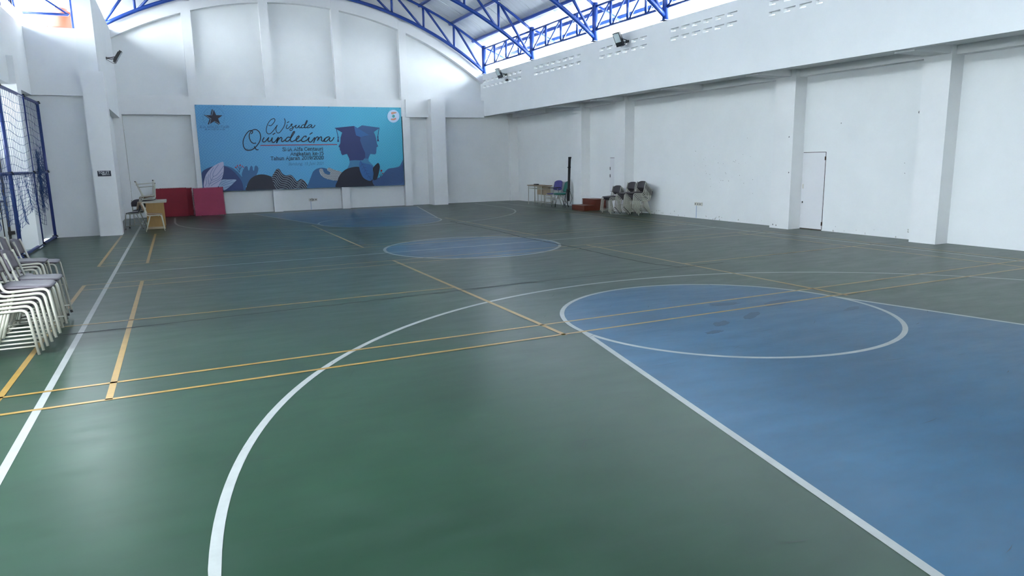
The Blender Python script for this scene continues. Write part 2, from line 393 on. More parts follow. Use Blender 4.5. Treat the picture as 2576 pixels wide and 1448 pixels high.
for z, h in ((1.36, .05), (1.12, .05), (1.09, .02)): box('latch', BLACK, d2, 14.425, 14.442, 13.99, 14.008, z - h, z + h)

# ------------------------------------------------------------------ left walls
wl = struct(box('wall_left', WHITE, None, -0.5, -0.10, 14.752, 21.3, 3.30, 6.08), 'white inner left wall beside the toilet pillar')
box('lower_wall', WHITE, wl, -0.5, -0.30, 15.0, 21.3, 0.0, 3.32)
box('corner_post', WHITE2, wl, -0.32, -0.04, 20.92, 21.25, 0.0, 3.45)
box('toilet_pillar', WHITE2, wl, -0.492, 0.008, 14.6, 15.1, 0.0, 4.04)
box('cross_wall', WHITE, wl, -1.75, -0.49, 14.86, 15.0, 0.0, 3.47)
box('cross_beam', WHITE2, wl, -1.75, -0.5, 14.75, 15.02, 3.46, 5.04)
box('upper_band', WHITE, wl, -1.72, -1.565, -7.0, 14.9, 3.46, 5.04)
box('recess_wall', WHITE, wl, -1.9, -1.70, 12.68, 14.9, 0.0, 3.48)
box('gate_pillar', WHITE2, wl, -1.9, -1.445, 12.25, 12.69, 0.0, 4.04)
box('passage_wall', WHITE, wl, -6.2, -1.88, 12.26, 12.45, 0.0, 3.48)
box('near_wall', WHITE, wl, -1.75, -1.60, 1.4, 7.4, 0.0, 3.47); box('near_wall', WHITE, wl, -1.75, -1.60, -7.0, -4.6, 0.0, 3.47)
box('unseen_sill_wall', WHITE, wl, -1.75, -1.60, -4.6, 1.4, 0.0, 1.6)  # unseen wall; its height sets how much daylight comes in
for yy in (7.2, 1.3, -4.9): box('gate_pillar', WHITE2, wl, -1.9, -1.445, yy, yy + .5, 0.0, 4.04)
box('light_blocker_slab', WHITE2, wl, -3.75, -1.72, 4.4, 12.45, 3.47, 3.6)  # added slab that keeps sky light out of the passage
box('light_blocker_wall', CONC, wl, -3.75, -3.6, 4.5, 12.3, 0.0, 3.0)  # added wall, out of view, dims the daylight in the passage
box('light_blocker_wall', CONC, wl, -3.75, -1.72, 4.4, 4.55, 0.0, 3.47)  # added end wall, stops light travelling along the passage
box('roof_deck', CONC, wl, -6.2, -0.49, 15.0, 21.3, 4.80, 5.02, label='flat concrete deck outside the upper opening')
box('outer_wall', CONC, wl, -6.2, -6.0, 15.0, 21.3, 0, 4.82)
wf = struct(box('wall_front', WHITE, None, -1.75, 14.6, -7.2, -7.0, 0.0, 5.1), 'white end wall behind the viewpoint')
gx = np.linspace(13.0, -1.75, 40)
MB().prism([(x, max(zroof(x) - .02, 5.56)) for x in gx] + [(-1.75, 5.55), (13.0, 5.55)], lambda x, z: (x, -7.2, z), lambda x, z: (x, -7.0, z)).build('unseen_gable_panel', WHITE, wf)  # unseen gable infill; the gap beneath is sized to admit daylight

# ------------------------------------------------------------------ roof: sheets and purlins
ceil = struct(MB().box(5.5, 5.64, -7.2, 21.4, zroof(5.57) + .012, zroof(5.57) + .05).build('ceiling', SHEET), 'arched metal sheet roof over the hall')
def sheet(y0, y1, xl, xr):
    xs = list(np.linspace(xl, xr, 40)); b = MB()
    ringU = [(x, zroof(x)) for x in xs]
    poly = ringU + [(x, z + 0.012) for x, z in ringU[::-1]]
    b.prism(poly, lambda x, z: (x, y0, z), lambda x, z: (x, y1, z))
    # rib seam hanging slightly below the sheet edge
    poly2 = [(x, z - 0.018) for x, z in ringU] + [(x, z) for x, z in ringU[::-1]]
    b.prism(poly2, lambda x, z: (x, y0, z), lambda x, z: (x, y0 + 0.02, z))
    return b.build('roof_sheet', SHEET, ceil)
y = -7.2
while y < 21.3:
    sheet(y, min(y + 1.0, 21.45), -1.1 if y > 14.7 else -2.75, 13.86); y += 1.0
PX = [12.62, 11.66, 10.43, 9.22, 8.0, 6.79, 5.57]
PX = PX + [11.14 - x for x in PX[:-1]]
for x in PX:
    for (ya, yb_) in (((-7.1, 14.7), (14.7, 21.2)) if x < -1 else ((-7.1, 21.2),)):
        if x < -1 and ya > 10: continue
        MB().tube([(x, ya, zroof(x) - 0.085), (x, yb_, zroof(x) - 0.085)], 0.062, 8).build('purlin', STEELB, ceil)
for x in (13.35, 13.80):
    MB().box(x - .022, x + .022, -7.1, 21.2, zroof(x) - 0.10, zroof(x) - 0.012).build('eave_rail', STEELB, ceil)
MB().box(-2.70, -2.655, -7.1, 14.7, zroof(-2.68) - 0.10, zroof(-2.68) - 0.012).build('eave_rail', STEELB, ceil)

TY = [20.78, 16.58, 12.52, 9.2, 5.2, 1.2, -2.8, -6.6]
TLAB = ['blue arched roof truss right in front of the white end wall', 'blue arched roof truss second from the end wall', 'blue arched roof truss third from the end wall',
        'blue arched roof truss fourth from the end wall', 'blue arched roof truss fifth from the end wall', 'blue arched roof truss sixth from the end wall',
        'blue arched roof truss seventh from the end wall', 'blue arched roof truss eighth from the end wall']
def truss(y, label):
    t = thing('roof_truss', label, 'roof truss', (12.9, y, 5.08), group='blue roof trusses')
    L = lambda p: (p[0] - 12.9, 0.0 if len(p) < 3 else p[2], p[1] - 5.08)
    xl = -0.28 if y > 15 else -1.73
    xs = np.linspace(xl, 12.87, 44)
    MB().tube([L((x, zb(x))) for x in xs], 0.062, 10).build('bottom_chord', STEELB, t, True)
    MB().tube([L((x, ztc(x))) for x in xs], 0.047, 10).build('top_chord', STEELB, t, True)
    nodes = [5.57 + k * 1.217 for k in range(-6, 7)]
    for k, x in enumerate(nodes):
        if x < xl + 0.2 or k in (0, 12): continue
        MB().tube([L((x, zb(x))), L((x, ztc(x)))], 0.042, 8).build('strut', STEELB, t, True)
    for k in range(12):
        a, b = nodes[k], nodes[k + 1]
        if a < xl - 0.3 and b < xl + 0.2: continue
        if k >= 6: p, q = (a + .05, ztc(a)), (b - .07, zb(b - .07))
        else: p, q = (b - .05, ztc(b)), (max(a + .07, xl), zb(max(a + .07, xl)))
        MB().tube([L(p), L(q)], 0.042, 8).build('diagonal', STEELB, t, True)
    posts = [(12.9, 5.08)] + ([] if y > 15 else [(-1.66, 5.04)])
    for px, z0 in posts:
        MB().tube([(px - 12.9, 0, z0 - 5.08), (px - 12.9, 0, 6.16 - 5.08)], 0.085, 12).build('post', STEELB, t, True)
        MB().box(px - 12.9 - .095, px - 12.9 + .095, -.095, .095, z0 - 5.08, z0 - 5.08 + .02).build('base_plate', STEELB, t)
        MB().box(px - 12.9 + .02, px - 12.9 + .1, -.008, .008, z0 - 5.08 + .015, z0 - 5.08 + .12).build('gusset', STEELB, t)
    # outrigger that carries the eave
    MB().tube(bend([(0.0, 0, 1.05), (0.93, 0, zroof(13.8) - 5.08 - .16)], .1), 0.035, 8).build('outrigger', STEELB, t, True)
    return t
for yy, lb in zip(TY, TLAB): truss(yy, lb)
ORD = ['first', 'second', 'third', 'fourth', 'fifth', 'sixth', 'seventh']
def lattice(p, q, label, zlo=5.40, zhi=6.05, n=4, flip=False):
    """flat lattice girder between two plan points"""
    p = Vector(p); q = Vector(q); t = thing('lattice_girder', label, 'lattice girder', (p.x, p.y, zlo), group='lattice girders along the wall tops')
    d = q - p; Ln = d.length; u = d / Ln
    P = lambda s, z: (u.x * s, u.y * s, z - zlo)
    a, b = 0.08, Ln - 0.08
    MB().tube([P(a, zlo), P(b, zlo)], 0.034, 8).build('bottom_chord', STEELB, t, True)
    MB().tube([P(a, zhi), P(b, zhi)], 0.034, 8).build('top_chord', STEELB, t, True)
    for i in range(1, n): MB().tube([P(Ln * i / n, zlo), P(Ln * i / n, zhi)], 0.04, 8).build('strut', STEELB, t, True)
    for i in range(n):
        s0, s1 = Ln * i / n + .07, Ln * (i + 1) / n - .06
        if flip: s0, s1 = s1, s0
        MB().tube([P(s0, zlo), P(s1, zhi)], 0.026, 8).build('diagonal', STEELB, t, True)
    return t
for i in range(7):
    lattice((12.9, TY[i]), (12.9, TY[i + 1]), 'blue lattice girder on the right wall band, %s from the end wall' % ORD[i])
LY = [14.8] + TY[2:]
for i in range(6):
    lattice((-1.66, LY[i]), (-1.66, LY[i + 1]), 'blue lattice girder on the left wall band, %s from the cross wall' % ORD[i])
g = lattice((-1.62, 14.9), (-0.53, 14.9), 'short blue lattice girder across the upper opening over the net frame', 5.37, 6.05, n=1, flip=True)
MB().tube([(1.09, 0, -.33), (1.09, 0, .68)], .035, 8).build('post', STEELB, g, True)

# ------------------------------------------------------------------ outside: tank, pole, boundary wall
tk = thing('water_tank', 'orange red water tank outside the upper left opening', 'water tank', (-1.02, 17.2, 5.02))
b = MB(); rings = []
for z, r in ((0, .52), (.06, .55), (.30, .55), (.33, .57), (.37, .55), (.62, .53), (.76, .42), (.84, .2)):
    rings.append([(r * math.cos(2 * math.pi * k / 24), r * math.sin(2 * math.pi * k / 24), z) for k in range(24)])
b.loft(rings).build('tank_body', TANK, tk, True)
MB().loft([[(r * math.cos(2 * math.pi * k / 16), r * math.sin(2 * math.pi * k / 16), z) for k in range(16)] for z, r in ((.82, .2), (.9, .2), (.92, .12))]).build('lid', TANK, tk)
pl = thing('antenna_pole', 'pale steel pole standing by the orange tank', 'pole', (-1.28, 16.4, 5.02))
MB().tube([(0, 0, 0), (-.03, 0, 2.6)], .04, 10).build('shaft', CHROME, pl, True)
box('base_plate', CHROME, pl, -.1, .1, -.1, .1, 0, .02)
bw = tag(box('boundary_wall', CONC, None, -9.2, -9.0, -20, 40, -0.13, 2.2), 'grey boundary wall outside the left entrance', 'wall')
box('coping', CONC, bw, -9.26, -8.94, -20, 40, 2.2, 2.28)

# ------------------------------------------------------------------ blue frame with torn net, gate
fr = thing('net_frame', 'tall navy steel frame with a torn blue net by the entrance', 'net frame', (-1.47, 14.72, 0))
FYS = [0.0, -1.9, -4.28, -6.6, -9.2]
for dy in FYS:
    MB().tube([(0, dy, 0.0), (0, dy, 3.30)], .035, 8).build('post', FRAMEB, fr, True)
for nm, z in (('top_rail', 3.27), ('middle_rail', 1.63), ('bottom_rail', 0.045)):
    MB().tube([(0, .0, z), (0, -9.2, z)], .032, 8).build(nm, FRAMEB, fr, True)
for dy in FYS:
    for z in (0.045, 1.63, 3.27):
        MB().tube([(-.05, dy - .05, z + .02), (0.045, dy - .045, z + .03), (0.05, dy + .05, z), (-.045, dy + .05, z - .02)], .014, 6, closed=True).build('clamp_ring', BLACKM, fr)
random.seed(3)
nb = MB()
def netgrid(cols, rows, fpos, cut, r=0.0038):
    G = {(i, j): fpos(a, b) for i, a in enumerate(cols) for j, b in enumerate(rows)}
    for (i, j), p in G.items():
        if cut(cols[i], rows[j]): continue
        for q in ((i + 1, j), (i, j + 1)):
            if q in G and not cut(cols[q[0]], rows[q[1]]): nb.tube([p, G[q]], r, 3)
        x, y, z = p; k = .008
        o_ = len(nb.v); nb.v += [(x - k, y, z), (x + k, y, z), (x, y - k, z), (x, y + k, z), (x, y, z - k), (x, y, z + k)]
        nb.f += [tuple(o_ + a for a in t_) for t_ in ((0, 2, 5), (2, 1, 5), (1, 3, 5), (3, 0, 5), (2, 0, 4), (1, 2, 4), (3, 1, 4), (0, 3, 4))]
def upper(s, r):
    """s metres along the frame from the wall end, r rows down from the top rail"""
    y = -s; z = 3.22 - r * 0.162 - 0.045 * math.sin(s * 2.6 + 0.4) * min(1, r / 3)
    if s < 1.9:
        g = max(0.0, min(1.0, (r - 4) / 6.0)); y = -(s + (1.25 - s) * 0.8 * g * (1.0 if s < 1.25 else 0.3))
    return (0.03 + random.uniform(-.006, .006), y + random.uniform(-.006, .006), z + random.uniform(-.006, .006))
netgrid([0.06 + i * 0.165 for i in range(40)], list(range(0, 11)), upper, lambda s, r: s < 0.75 and r > 6 + 3 * s)
def lower(s, t):
    """the loose lower half, t = 0 at the middle rail, 1 at the ragged hem"""
    hem = 0.68 + 0.16 * math.sin(s * 2.3 - 4.9) + 0.05 * math.sin(s * 7)
    z = 1.62 + (hem - 1.62) * t + 0.03 * math.sin(s * 9 + t * 4) * t
    y = -s + 0.07 * math.sin(t * 5 + s * 6) * t
    return (0.035 + 0.05 * t * math.sin(s * 8 + t * 3) + random.uniform(-.01, .01), y + random.uniform(-.022, .022) * t, z + random.uniform(-.02, .02) * t)
netgrid([1.5 + i * 0.085 for i in range(62)], [k / 11 for k in range(12)], lower, lambda s, t: random.random() < .03)
for k in range(90):   # the tangled bunch tied to the second post
    a = random.uniform(0, 6.28); z = random.uniform(1.0, 1.95); w = .16 * math.sin((z - .8) / 1.3 * math.pi) + .03
    c = Vector((0.06, -1.12 - .25 * random.random(), z)); P = []
    for j in range(9):
        t = j / 8; P.append(c + Vector((.05 * math.sin(a + t * 4), w * math.sin(a * 2 + t * 5.5) + random.uniform(-.02, .02), (t - .5) * .55 + .05 * math.sin(t * 9 + a))))
    nb.tube(smooth_path([tuple(p) for p in P], 2), 0.0038, 3)
nb.build('net', NETB, fr, label='torn sagging blue cord net')
gt = thing('metal_gate', 'dark barred steel gate folded back at the entrance', 'gate', (-1.93, 12.18, 0.0))
for x in (0.0, -1.15): MB().tube([(x, 0, .03), (x, 0, 2.0)], .026, 6).build('gate_post', GATEM, gt)
for z in (.09, 1.05, 1.96): MB().tube([(0, 0, z), (-1.15, 0, z)], .02, 6).build('gate_rail', GATEM, gt)
for i in range(1, 12): MB().tube([(-i * .096, 0, .09), (-i * .096, 0, 1.96)], .010, 6).build('bar', GATEM, gt)
for z in (.38, 1.62): box('hinge', GATEM, gt, -.03, .09, -.02, .05, z - .035, z + .035)
box('foot_block', RUST, gt, -.05, .1, -.05, .07, 0.0, .05)

# loose cable in the far left corner
cb = thing('corner_cable', 'thin dark cable hanging down the back left corner', 'cable', (-0.02, 20.93, 0.0))
MB().tube(smooth_path([(-.02, 0, 3.42), (0, -.01, 2.4), (.005, -.01, 1.2), (.0, -.01, .25), (.03, -.02, .08), (.12, -.04, .012), (.3, -.06, .012)], 6), .005, 6).build('cord', GREYT, cb, True)
for z in (2.9, 1.9, .9): box('cable_clip', PLASTICW, cb, -.02, .02, -.022, -.002, z, z + .015)
# ------------------------------------------------------------------ floodlights, sockets, sign
def floodlight(loc, rotz, label, tilt):
    t = thing('floodlight', label, 'floodlight', loc, rotz, 'wall floodlights')
    # local: wall behind at x = 0, lamp out to -x
    Rm = Matrix.Rotation(R(tilt), 4, 'Y')
    def P(p): v = Rm @ Vector(p); return (v.x - .30, v.y, v.z + .06)
    def pbox(name, m, x0, x1, y0, y1, z0, z1):
        b = MB().box(x0, x1, y0, y1, z0, z1); b.v = [P(v) for v in b.v]; return b.build(name, m, par[0])
    par = [t]; h = pbox('housing', BLACKM, -.03, .03, -.15, .15, -.20, .17)
    par[0] = h; pbox('bezel', BLACKM, -.036, -.028, -.155, .155, -.205, .175)
    pbox('lens', GLASSW, -.040, -.034, -.125, .125, -.09, .15)
    for k in range(6): pbox('cooling_fin', BLACKM, .03, .05, -.12 + k * .045, -.112 + k * .045, -.15, .12)
    for s in (-1, 1): MB().tube(bend([(-.30, s * .16, .04), (-.12, s * .16, .0), (-.01, s * .05, 0.0)], .03), .012, 6).build('bracket_arm', BLACKM, t)
    box('wall_plate', BLACKM, t, -.02, 0.0, -.07, .07, -.03, .03)
    MB().tube(smooth_path([(-.25, .02, -.02), (-.2, .02, -.14), (-.1, .02, -.10), (-.01, .02, -.03)], 4), .006, 5).build('cable', BLACKM, t)
    return t
floodlight((12.9, 18.72, 4.84), 0, 'black floodlight on the white band near the end wall', -25)
floodlight((12.9, 10.85, 4.83), 0, 'black floodlight on the white band, nearer and larger', -25)
floodlight((-0.10, 17.9, 4.78), math.pi, 'black floodlight on the left wall above the toilet pillar', -32)
hk = thing('wall_piece', 'small dark bracket on the white band below the far floodlight', 'piece', (12.9, 18.6, 4.60))  # unidentified small dark shape, built as a triangular piece
MB().prism([(-.10, 0), (.10, 0), (0, .07)], lambda y, z: (0, y, z), lambda y, z: (-.05, y, z)).build('plate', BLACK, hk)
MB().tube([(-.05, 0, .03), (-.09, 0, .02), (-.09, 0, .06)], .008, 5).build('stub', BLACK, hk)
def sockets(loc, rotz, label, drop):
    t = thing('power_socket', label, 'power socket', loc, rotz, 'wall power sockets')   # local front = -y
    box('back_box', PLASTICW, t, -.15, .15, -.035, 0.0, -.045, .045)
    for k in range(3):
        x = -.098 + k * .098
        ou = box('outlet', PLASTICW, t, x - .042, x + .042, -.043, -.035, -.038, .038)
        MB().tube([(x, -.044, 0), (x, -.0435, 0)], .024, 12).build('socket_ring', CHIP, ou)
    MB().tube([(-.09, -.012, -.045), (-.09, -.012, -drop)], .011, 6).build('conduit', CONDUIT, t)
    return t
sockets((5.95, YB, 0.375), 0, 'triple power socket on the end wall below the banner', .36)
sockets((14.45, 9.56, 0.40), -math.pi / 2, 'triple power socket on the long right wall, with a conduit', .395)

# stroke lettering -------------------------------------------------------------
GL = {
 'S': (.46, [('s', [(.42, .58), (.33, .68), (.2, .7), (.08, .63), (.08, .5), (.2, .39), (.34, .32), (.43, .2), (.4, .06), (.24, 0), (.1, .03), (.04, .14)])], []),
 'M': (.70, [('l', [(.07, 0), (.10, .7), (.35, .05), (.60, .7), (.63, 0)])], [(0, .15, 0), (.55, .71, 0), (.02, .1, .7), (.6, .69, .7)]),
 'A': (.58, [('l', [(.04, 0), (.29, .7), (.54, 0)]), ('l', [(.13, .25), (.45, .25)])], [(-.03, .12, 0), (.44, .61, 0)]),
 'l': (.24, [('l', [(.12, 0), (.12, .72)])], [(.02, .22, 0), (.02, .12, .72)]),
 'f': (.32, [('s', [(.34, .65), (.25, .72), (.16, .65), (.14, .5), (.14, .3), (.14, 0)]), ('l', [(.02, .47), (.29, .47)])], [(.03, .25, 0)]),
 'a': (.42, [('s', [(.05, .4), (.16, .48), (.27, .44), (.31, .32), (.31, .1), (.38, 0)]), ('s', [(.31, .28), (.14, .25), (.05, .14), (.1, .02), (.2, .01), (.31, .1)])], []),
 'C': (.55, [('s', [(.5, .55), (.44, .66), (.3, .7), (.13, .62), (.05, .42), (.07, .2), (.2, .03), (.34, 0), (.5, .12)])], []),
 'e': (.45, [('s', [(.06, .26), (.22, .26), (.4, .27), (.38, .42), (.24, .48), (.1, .42), (.04, .25), (.1, .07), (.24, 0), (.4, .08)])], []),
 'n': (.48, [('l', [(.1, .48), (.1, 0)]), ('s', [(.1, .36), (.2, .47), (.33, .46), (.38, .34), (.38, .15), (.38, 0)])], [(.02, .19, 0), (.29, .47, 0), (.02, .1, .48)]),
 't': (.34, [('s', [(.14, .62), (.14, .4), (.14, .12), (.2, .0), (.32, .06)]), ('l', [(.02, .47), (.3, .47)])], []),
 'u': (.49, [('s', [(.1, .48), (.1, .3), (.1, .12), (.18, .01), (.3, .03), (.38, .14)]), ('l', [(.38, .48), (.38, 0)])], [(.02, .1, .48), (.3, .38, .48), (.38, .47, 0)]),
 'r': (.35, [('l', [(.1, .48), (.1, 0)]), ('s', [(.1, .32), (.18, .45), (.33, .45)])], [(.02, .21, 0), (.02, .1, .48)]),
 'i': (.22, [('l', [(.1, .48), (.1, 0)]), ('l', [(.1, .60), (.1, .68)])], [(.01, .2, 0), (.02, .1, .48)]),
 'g': (.45, [('s', [(.42, .48), (.3, .47), (.18, .48), (.07, .38), (.08, .22), (.2, .15), (.34, .22), (.34, .38), (.22, .48)]), ('s', [(.13, .17), (.07, .07), (.28, .02), (.39, -.07), (.28, -.18), (.1, -.18), (.04, -.09), (.12, .02)])], []),
 'k': (.44, [('l', [(.1, .72), (.1, 0)]), ('l', [(.36, .48), (.13, .22)]), ('l', [(.19, .28), (.4, 0)])], [(.02, .19, 0), (.02, .1, .72), (.3, .45, 0), (.28, .42, .48)]),
 '-': (.30, [('l', [(.04, .26), (.27, .26)])], []),
 '1': (.36, [('l', [(.08, .58), (.2, .68), (.2, 0)])], [(.06, .33, 0)]),
 '5': (.44, [('l', [(.38, .68), (.11, .68), (.09, .4)]), ('s', [(.09, .4), (.24, .44), (.38, .34), (.38, .14), (.24, 0), (.08, .05)])], []),
 'T': (.56, [('l', [(.28, .7), (.28, 0)]), ('l', [(.02, .7), (.54, .7)])], [(.17, .39, 0)]),
 'h': (.48, [('l', [(.1, .72), (.1, 0)]), ('s', [(.1, .36), (.2, .47), (.33, .46), (.38, .34), (.38, .15), (.38, 0)])], [(.02, .19, 0), (.29, .47, 0), (.02, .1, .72)]),
 'j': (.24, [('s', [(.14, .48), (.14, .2), (.14, -.06), (.08, -.17), (-.03, -.16)]), ('l', [(.14, .6), (.14, .68)])], [(.05, .14, .48)]),
 '2': (.45, [('s', [(.06, .55), (.14, .68), (.3, .68), (.38, .52), (.28, .32), (.06, .02)]), ('l', [(.06, .02), (.42, .02)])], []),
 '0': (.47, [('s', [(.23, .69), (.08, .58), (.05, .35), (.08, .12), (.23, 0), (.38, .12), (.41, .35), (.38, .58), (.23, .69)])], []),
 '9': (.46, [('s', [(.4, .48), (.3, .32), (.14, .32), (.06, .46), (.1, .62), (.23, .69), (.36, .6), (.4, .44), (.34, .18), (.14, 0)])], []),
 '3': (.44, [('s', [(.06, .6), (.2, .69), (.36, .6), (.34, .44), (.18, .37), (.36, .32), (.4, .14), (.26, 0), (.05, .06)])], []),
 '/': (.32, [('l', [(.02, -.06), (.29, .73)])], []),
 ',': (.2, [('l', [(.1, .04), (.05, -.12)])], []),
 'd': (.47, [('s', [(.36, .4), (.22, .48), (.07, .36), (.07, .14), (.2, .0), (.36, .12)]), ('l', [(.37, .72), (.37, 0)])], []),
 'J': (.4, [('s', [(.3, .7), (.3, .35), (.27, .0), (.15, -.16), (.02, -.08), (.14, .06)]), ('l', [(.14, .7), (.42, .7)])], []),
 'L': (.44, [('l', [(.08, .7), (.08, 0), (.42, 0)])], []), 'F': (.42, [('l', [(.08, 0), (.08, .7), (.4, .7)]), ('l', [(.08, .36), (.36, .36)])], []),
 'E': (.46, [('l', [(.42, .7), (.08, .7), (.08, 0), (.42, 0)]), ('l', [(.08, .36), (.38, .36)])], []),
 'N': (.58, [('l', [(.08, 0), (.08, .7), (.5, 0), (.5, .7)])], []), 'I': (.2, [('l', [(.1, 0), (.1, .7)])], []),
 'U': (.56, [('s', [(.08, .7), (.08, .4), (.1, .12), (.28, 0), (.46, .12), (.48, .4), (.48, .7)])], []),
 'R': (.5, [('l', [(.08, 0), (.08, .7)]), ('s', [(.08, .69), (.3, .68), (.42, .54), (.3, .38), (.08, .36)]), ('l', [(.26, .36), (.46, 0)])], []),
 'B': (.5, [('l', [(.08, 0), (.08, .7)]), ('s', [(.08, .69), (.3, .68), (.38, .54), (.3, .39), (.1, .37)]), ('s', [(.1, .37), (.34, .36), (.44, .2), (.32, .02), (.08, 0)])], []),
 'D': (.56, [('l', [(.08, 0), (.08, .7)]), ('s', [(.08, .7), (.34, .66), (.48, .46), (.48, .24), (.34, .04), (.08, 0)])], []),
 'G': (.6, [('s', [(.5, .56), (.42, .67), (.28, .7), (.12, .6), (.05, .38), (.1, .14), (.26, 0), (.44, .05), (.52, .16), (.52, .32)]), ('l', [(.52, .33), (.34, .33)])], []),
 'O': (.66, [('s', [(.33, .7), (.12, .6), (.05, .35), (.12, .1), (.33, 0), (.54, .1), (.61, .35), (.54, .6), (.33, .7)])], []),
 ' ': (.26, [], []),
}
def ribbon(b, pts, w, fmap, closed=False):
    P = [Vector(p) for p in pts]; n = len(P); o = len(b.v)
    for i in range(n):
        a = P[i - 1] if i > 0 else P[i]; c = P[i + 1] if i < n - 1 else P[i]
        t = (c - a); t = t.normalized() if t.length > 1e-9 else Vector((1, 0)); nn = Vector((-t.y, t.x)) * (w / 2)
        p0, p1 = P[i] + nn, P[i] - nn
        if i == 0: p0 -= t * w * .3; p1 -= t * w * .3
        if i == n - 1: p0 += t * w * .3; p1 += t * w * .3
        b.v.append(tuple(fmap(p0.x, p0.y))); b.v.append(tuple(fmap(p1.x, p1.y)))
    for i in range(n - 1): b.f.append((o + 2 * i, o + 2 * i + 1, o + 2 * i + 3, o + 2 * i + 2))
def lettering(b, text, x0, y0, x1, y1, cap, fmap, w=.095, serif=True, slant=0.0, gap=0.03, sp=0.0):
    """text run from (x0,y0) to (x1,y1) along its baseline in a y-down drawing frame, cap height in the same units"""
    adv = sum(GL[c][0] + gap + sp for c in text) - gap - sp; d = Vector((x1 - x0, y1 - y0)); L = d.length; u = d / L
    sx = L / adv; sy = cap / 0.7; nrm = Vector((u.y, -u.x)); cur = 0.0
    for c in text:
        wd, strokes, ser = GL[c]
        F = lambda x, y: tuple(Vector((x0, y0)) + u * ((cur + x + slant * y) * sx) + nrm * (y * sy))
        for kind, pts in strokes:
            pp = smooth_path(pts, 4) if kind == 's' else pts
            ribbon(b, [F(*p) for p in pp], w * sy, fmap)
        if serif:
            for xa, xb, yy in ser:
                yy2 = yy + .025 if yy == 0 else yy - .025
                ribbon(b, [F(xa, yy2), F(xb, yy2)], .05 * sy, fmap)
        cur += wd + gap + sp
# toilet sign
ts = thing('toilet_sign', 'small navy TOILET sign with an arrow on the pillar', 'sign', (-0.235, 14.6, 1.564))
box('sign_plate', SIGNB, ts, -.147, .147, -.012, 0.0, -.068, .068)
b = MB(); fm = lambda x, y: (x, -.0135, -y)
lettering(b, 'TOILET', -.125, .004, .115, .004, .055, fm, w=.12, serif=False, gap=.08)
b.build('lettering', SIGNW, ts)
b = MB(); b.prism([(-.055, .028), (-.03, .012), (-.03, .02), (.03, .02), (.03, .036), (-.03, .036), (-.03, .044)], lambda x, y: (x, -.0121, -y), lambda x, y: (x, -.0135, -y))
for k in range(3): b.prism([(.04 + k * .028, .02), (.055 + k * .028, .02), (.055 + k * .028, .036), (.04 + k * .028, .036)], lambda x, y: (x, -.0121, -y), lambda x, y: (x, -.0135, -y))
b.build('arrow', SIGNW, ts)

# ------------------------------------------------------------------ graduation banner
def homography(src, dst):
    A = []
    for (x, y), (X, Y) in zip(src, dst):
        A.append([x, y, 1, 0, 0, 0, -X * x, -X * y, -X]); A.append([0, 0, 0, x, y, 1, -Y * x, -Y * y, -Y])
    return np.linalg.svd(np.array(A, float))[2][-1].reshape(3, 3)
BW, BH = 7.25, 2.945
# the artwork was measured in a drawing frame whose corners are these four points
Hm = homography([(489.8, 263.3), (1008.3, 271), (510, 481.7), (1017, 466.5)], [(0, BH), (BW, BH), (0, 0), (BW, 0)])
bn = thing('banner', 'large blue graduation banner with cursive lettering on the end wall', 'banner', (2.185, YF - 0.03, 0.81))
def banner_mat():
    m = bpy.data.materials.new('blue_print_and_light'); m.use_nodes = True
    n = m.node_tree.nodes; l = m.node_tree.links; b = n['Principled BSDF']; b.inputs['Roughness'].default_value = .5
    tc = n.new('ShaderNodeTexCoord'); sp = n.new('ShaderNodeSeparateXYZ'); l.new(tc.outputs['Object'], sp.inputs['Vector'])
    def mth(op, a, c=None):
        q = n.new('ShaderNodeMath'); q.operation = op
        for i, v in enumerate((a, c)):
            if v is None: continue
            if isinstance(v, (int, float)): q.inputs[i].default_value = v
            else: l.new(v, q.inputs[i])
        return q.outputs[0]
    def cell(v): return mth('ABSOLUTE', mth('SUBTRACT', mth('FRACT', v), 0.5))
    px = mth('MULTIPLY', sp.outputs['X'], 2.6); pz = mth('MULTIPLY', sp.outputs['Z'], 2.6)
    d = mth('ADD', cell(px), cell(pz))
    st = mth('GREATER_THAN', mth('SINE', mth('MULTIPLY', d, 25.0)), 0.35)
    gr = n.new('ShaderNodeValToRGB'); l.new(mth('DIVIDE', sp.outputs['X'], BW), gr.inputs['Fac'])
    e = gr.color_ramp.elements; e[0].position = 0; e[0].color = (0.075, 0.27, 0.50, 1); e[1].position = 1; e[1].color = (0.055, 0.40, 0.56, 1)  # printed blue-to-teal gradient with some light falloff mixed into the colour
    k = e.new(.45); k.color = (0.09, 0.36, 0.63, 1); k = e.new(.72); k.color = (0.07, 0.42, 0.62, 1)
    mx = n.new('ShaderNodeMix'); mx.data_type = 'RGBA'; mx.inputs['B'].default_value = (0.20, 0.50, 0.66, 1)
    l.new(mth('MULTIPLY', st, 0.20), mx.inputs['Factor']); l.new(gr.outputs['Color'], mx.inputs['A']); l.new(mx.outputs['Result'], b.inputs['Base Color'])
    return m
b = MB(); nx, nz = 48, 20
for j in range(nz + 1):
    for i in range(nx + 1): b.v.append((BW * i / nx, 0.0, BH * j / nz))
for j in range(nz):
    for i in range(nx): a = j * (nx + 1) + i; b.f.append((a, a + 1, a + nx + 2, a + nx + 1))
b.box(0, BW, .001, .006, 0, BH)
b.build('banner_cloth', banner_mat(), bn)
LAY = [0]
def fmap_for(ox, oy, s):
    yy = -0.0006 * (LAY[0] + 1); LAY[0] += 1
    def f(x, y):
        q = Hm @ np.array([ox + x * s, oy + y * s, 1.0]); return (float(q[0] / q[2]), yy, float(q[1] / q[2]))
    return f
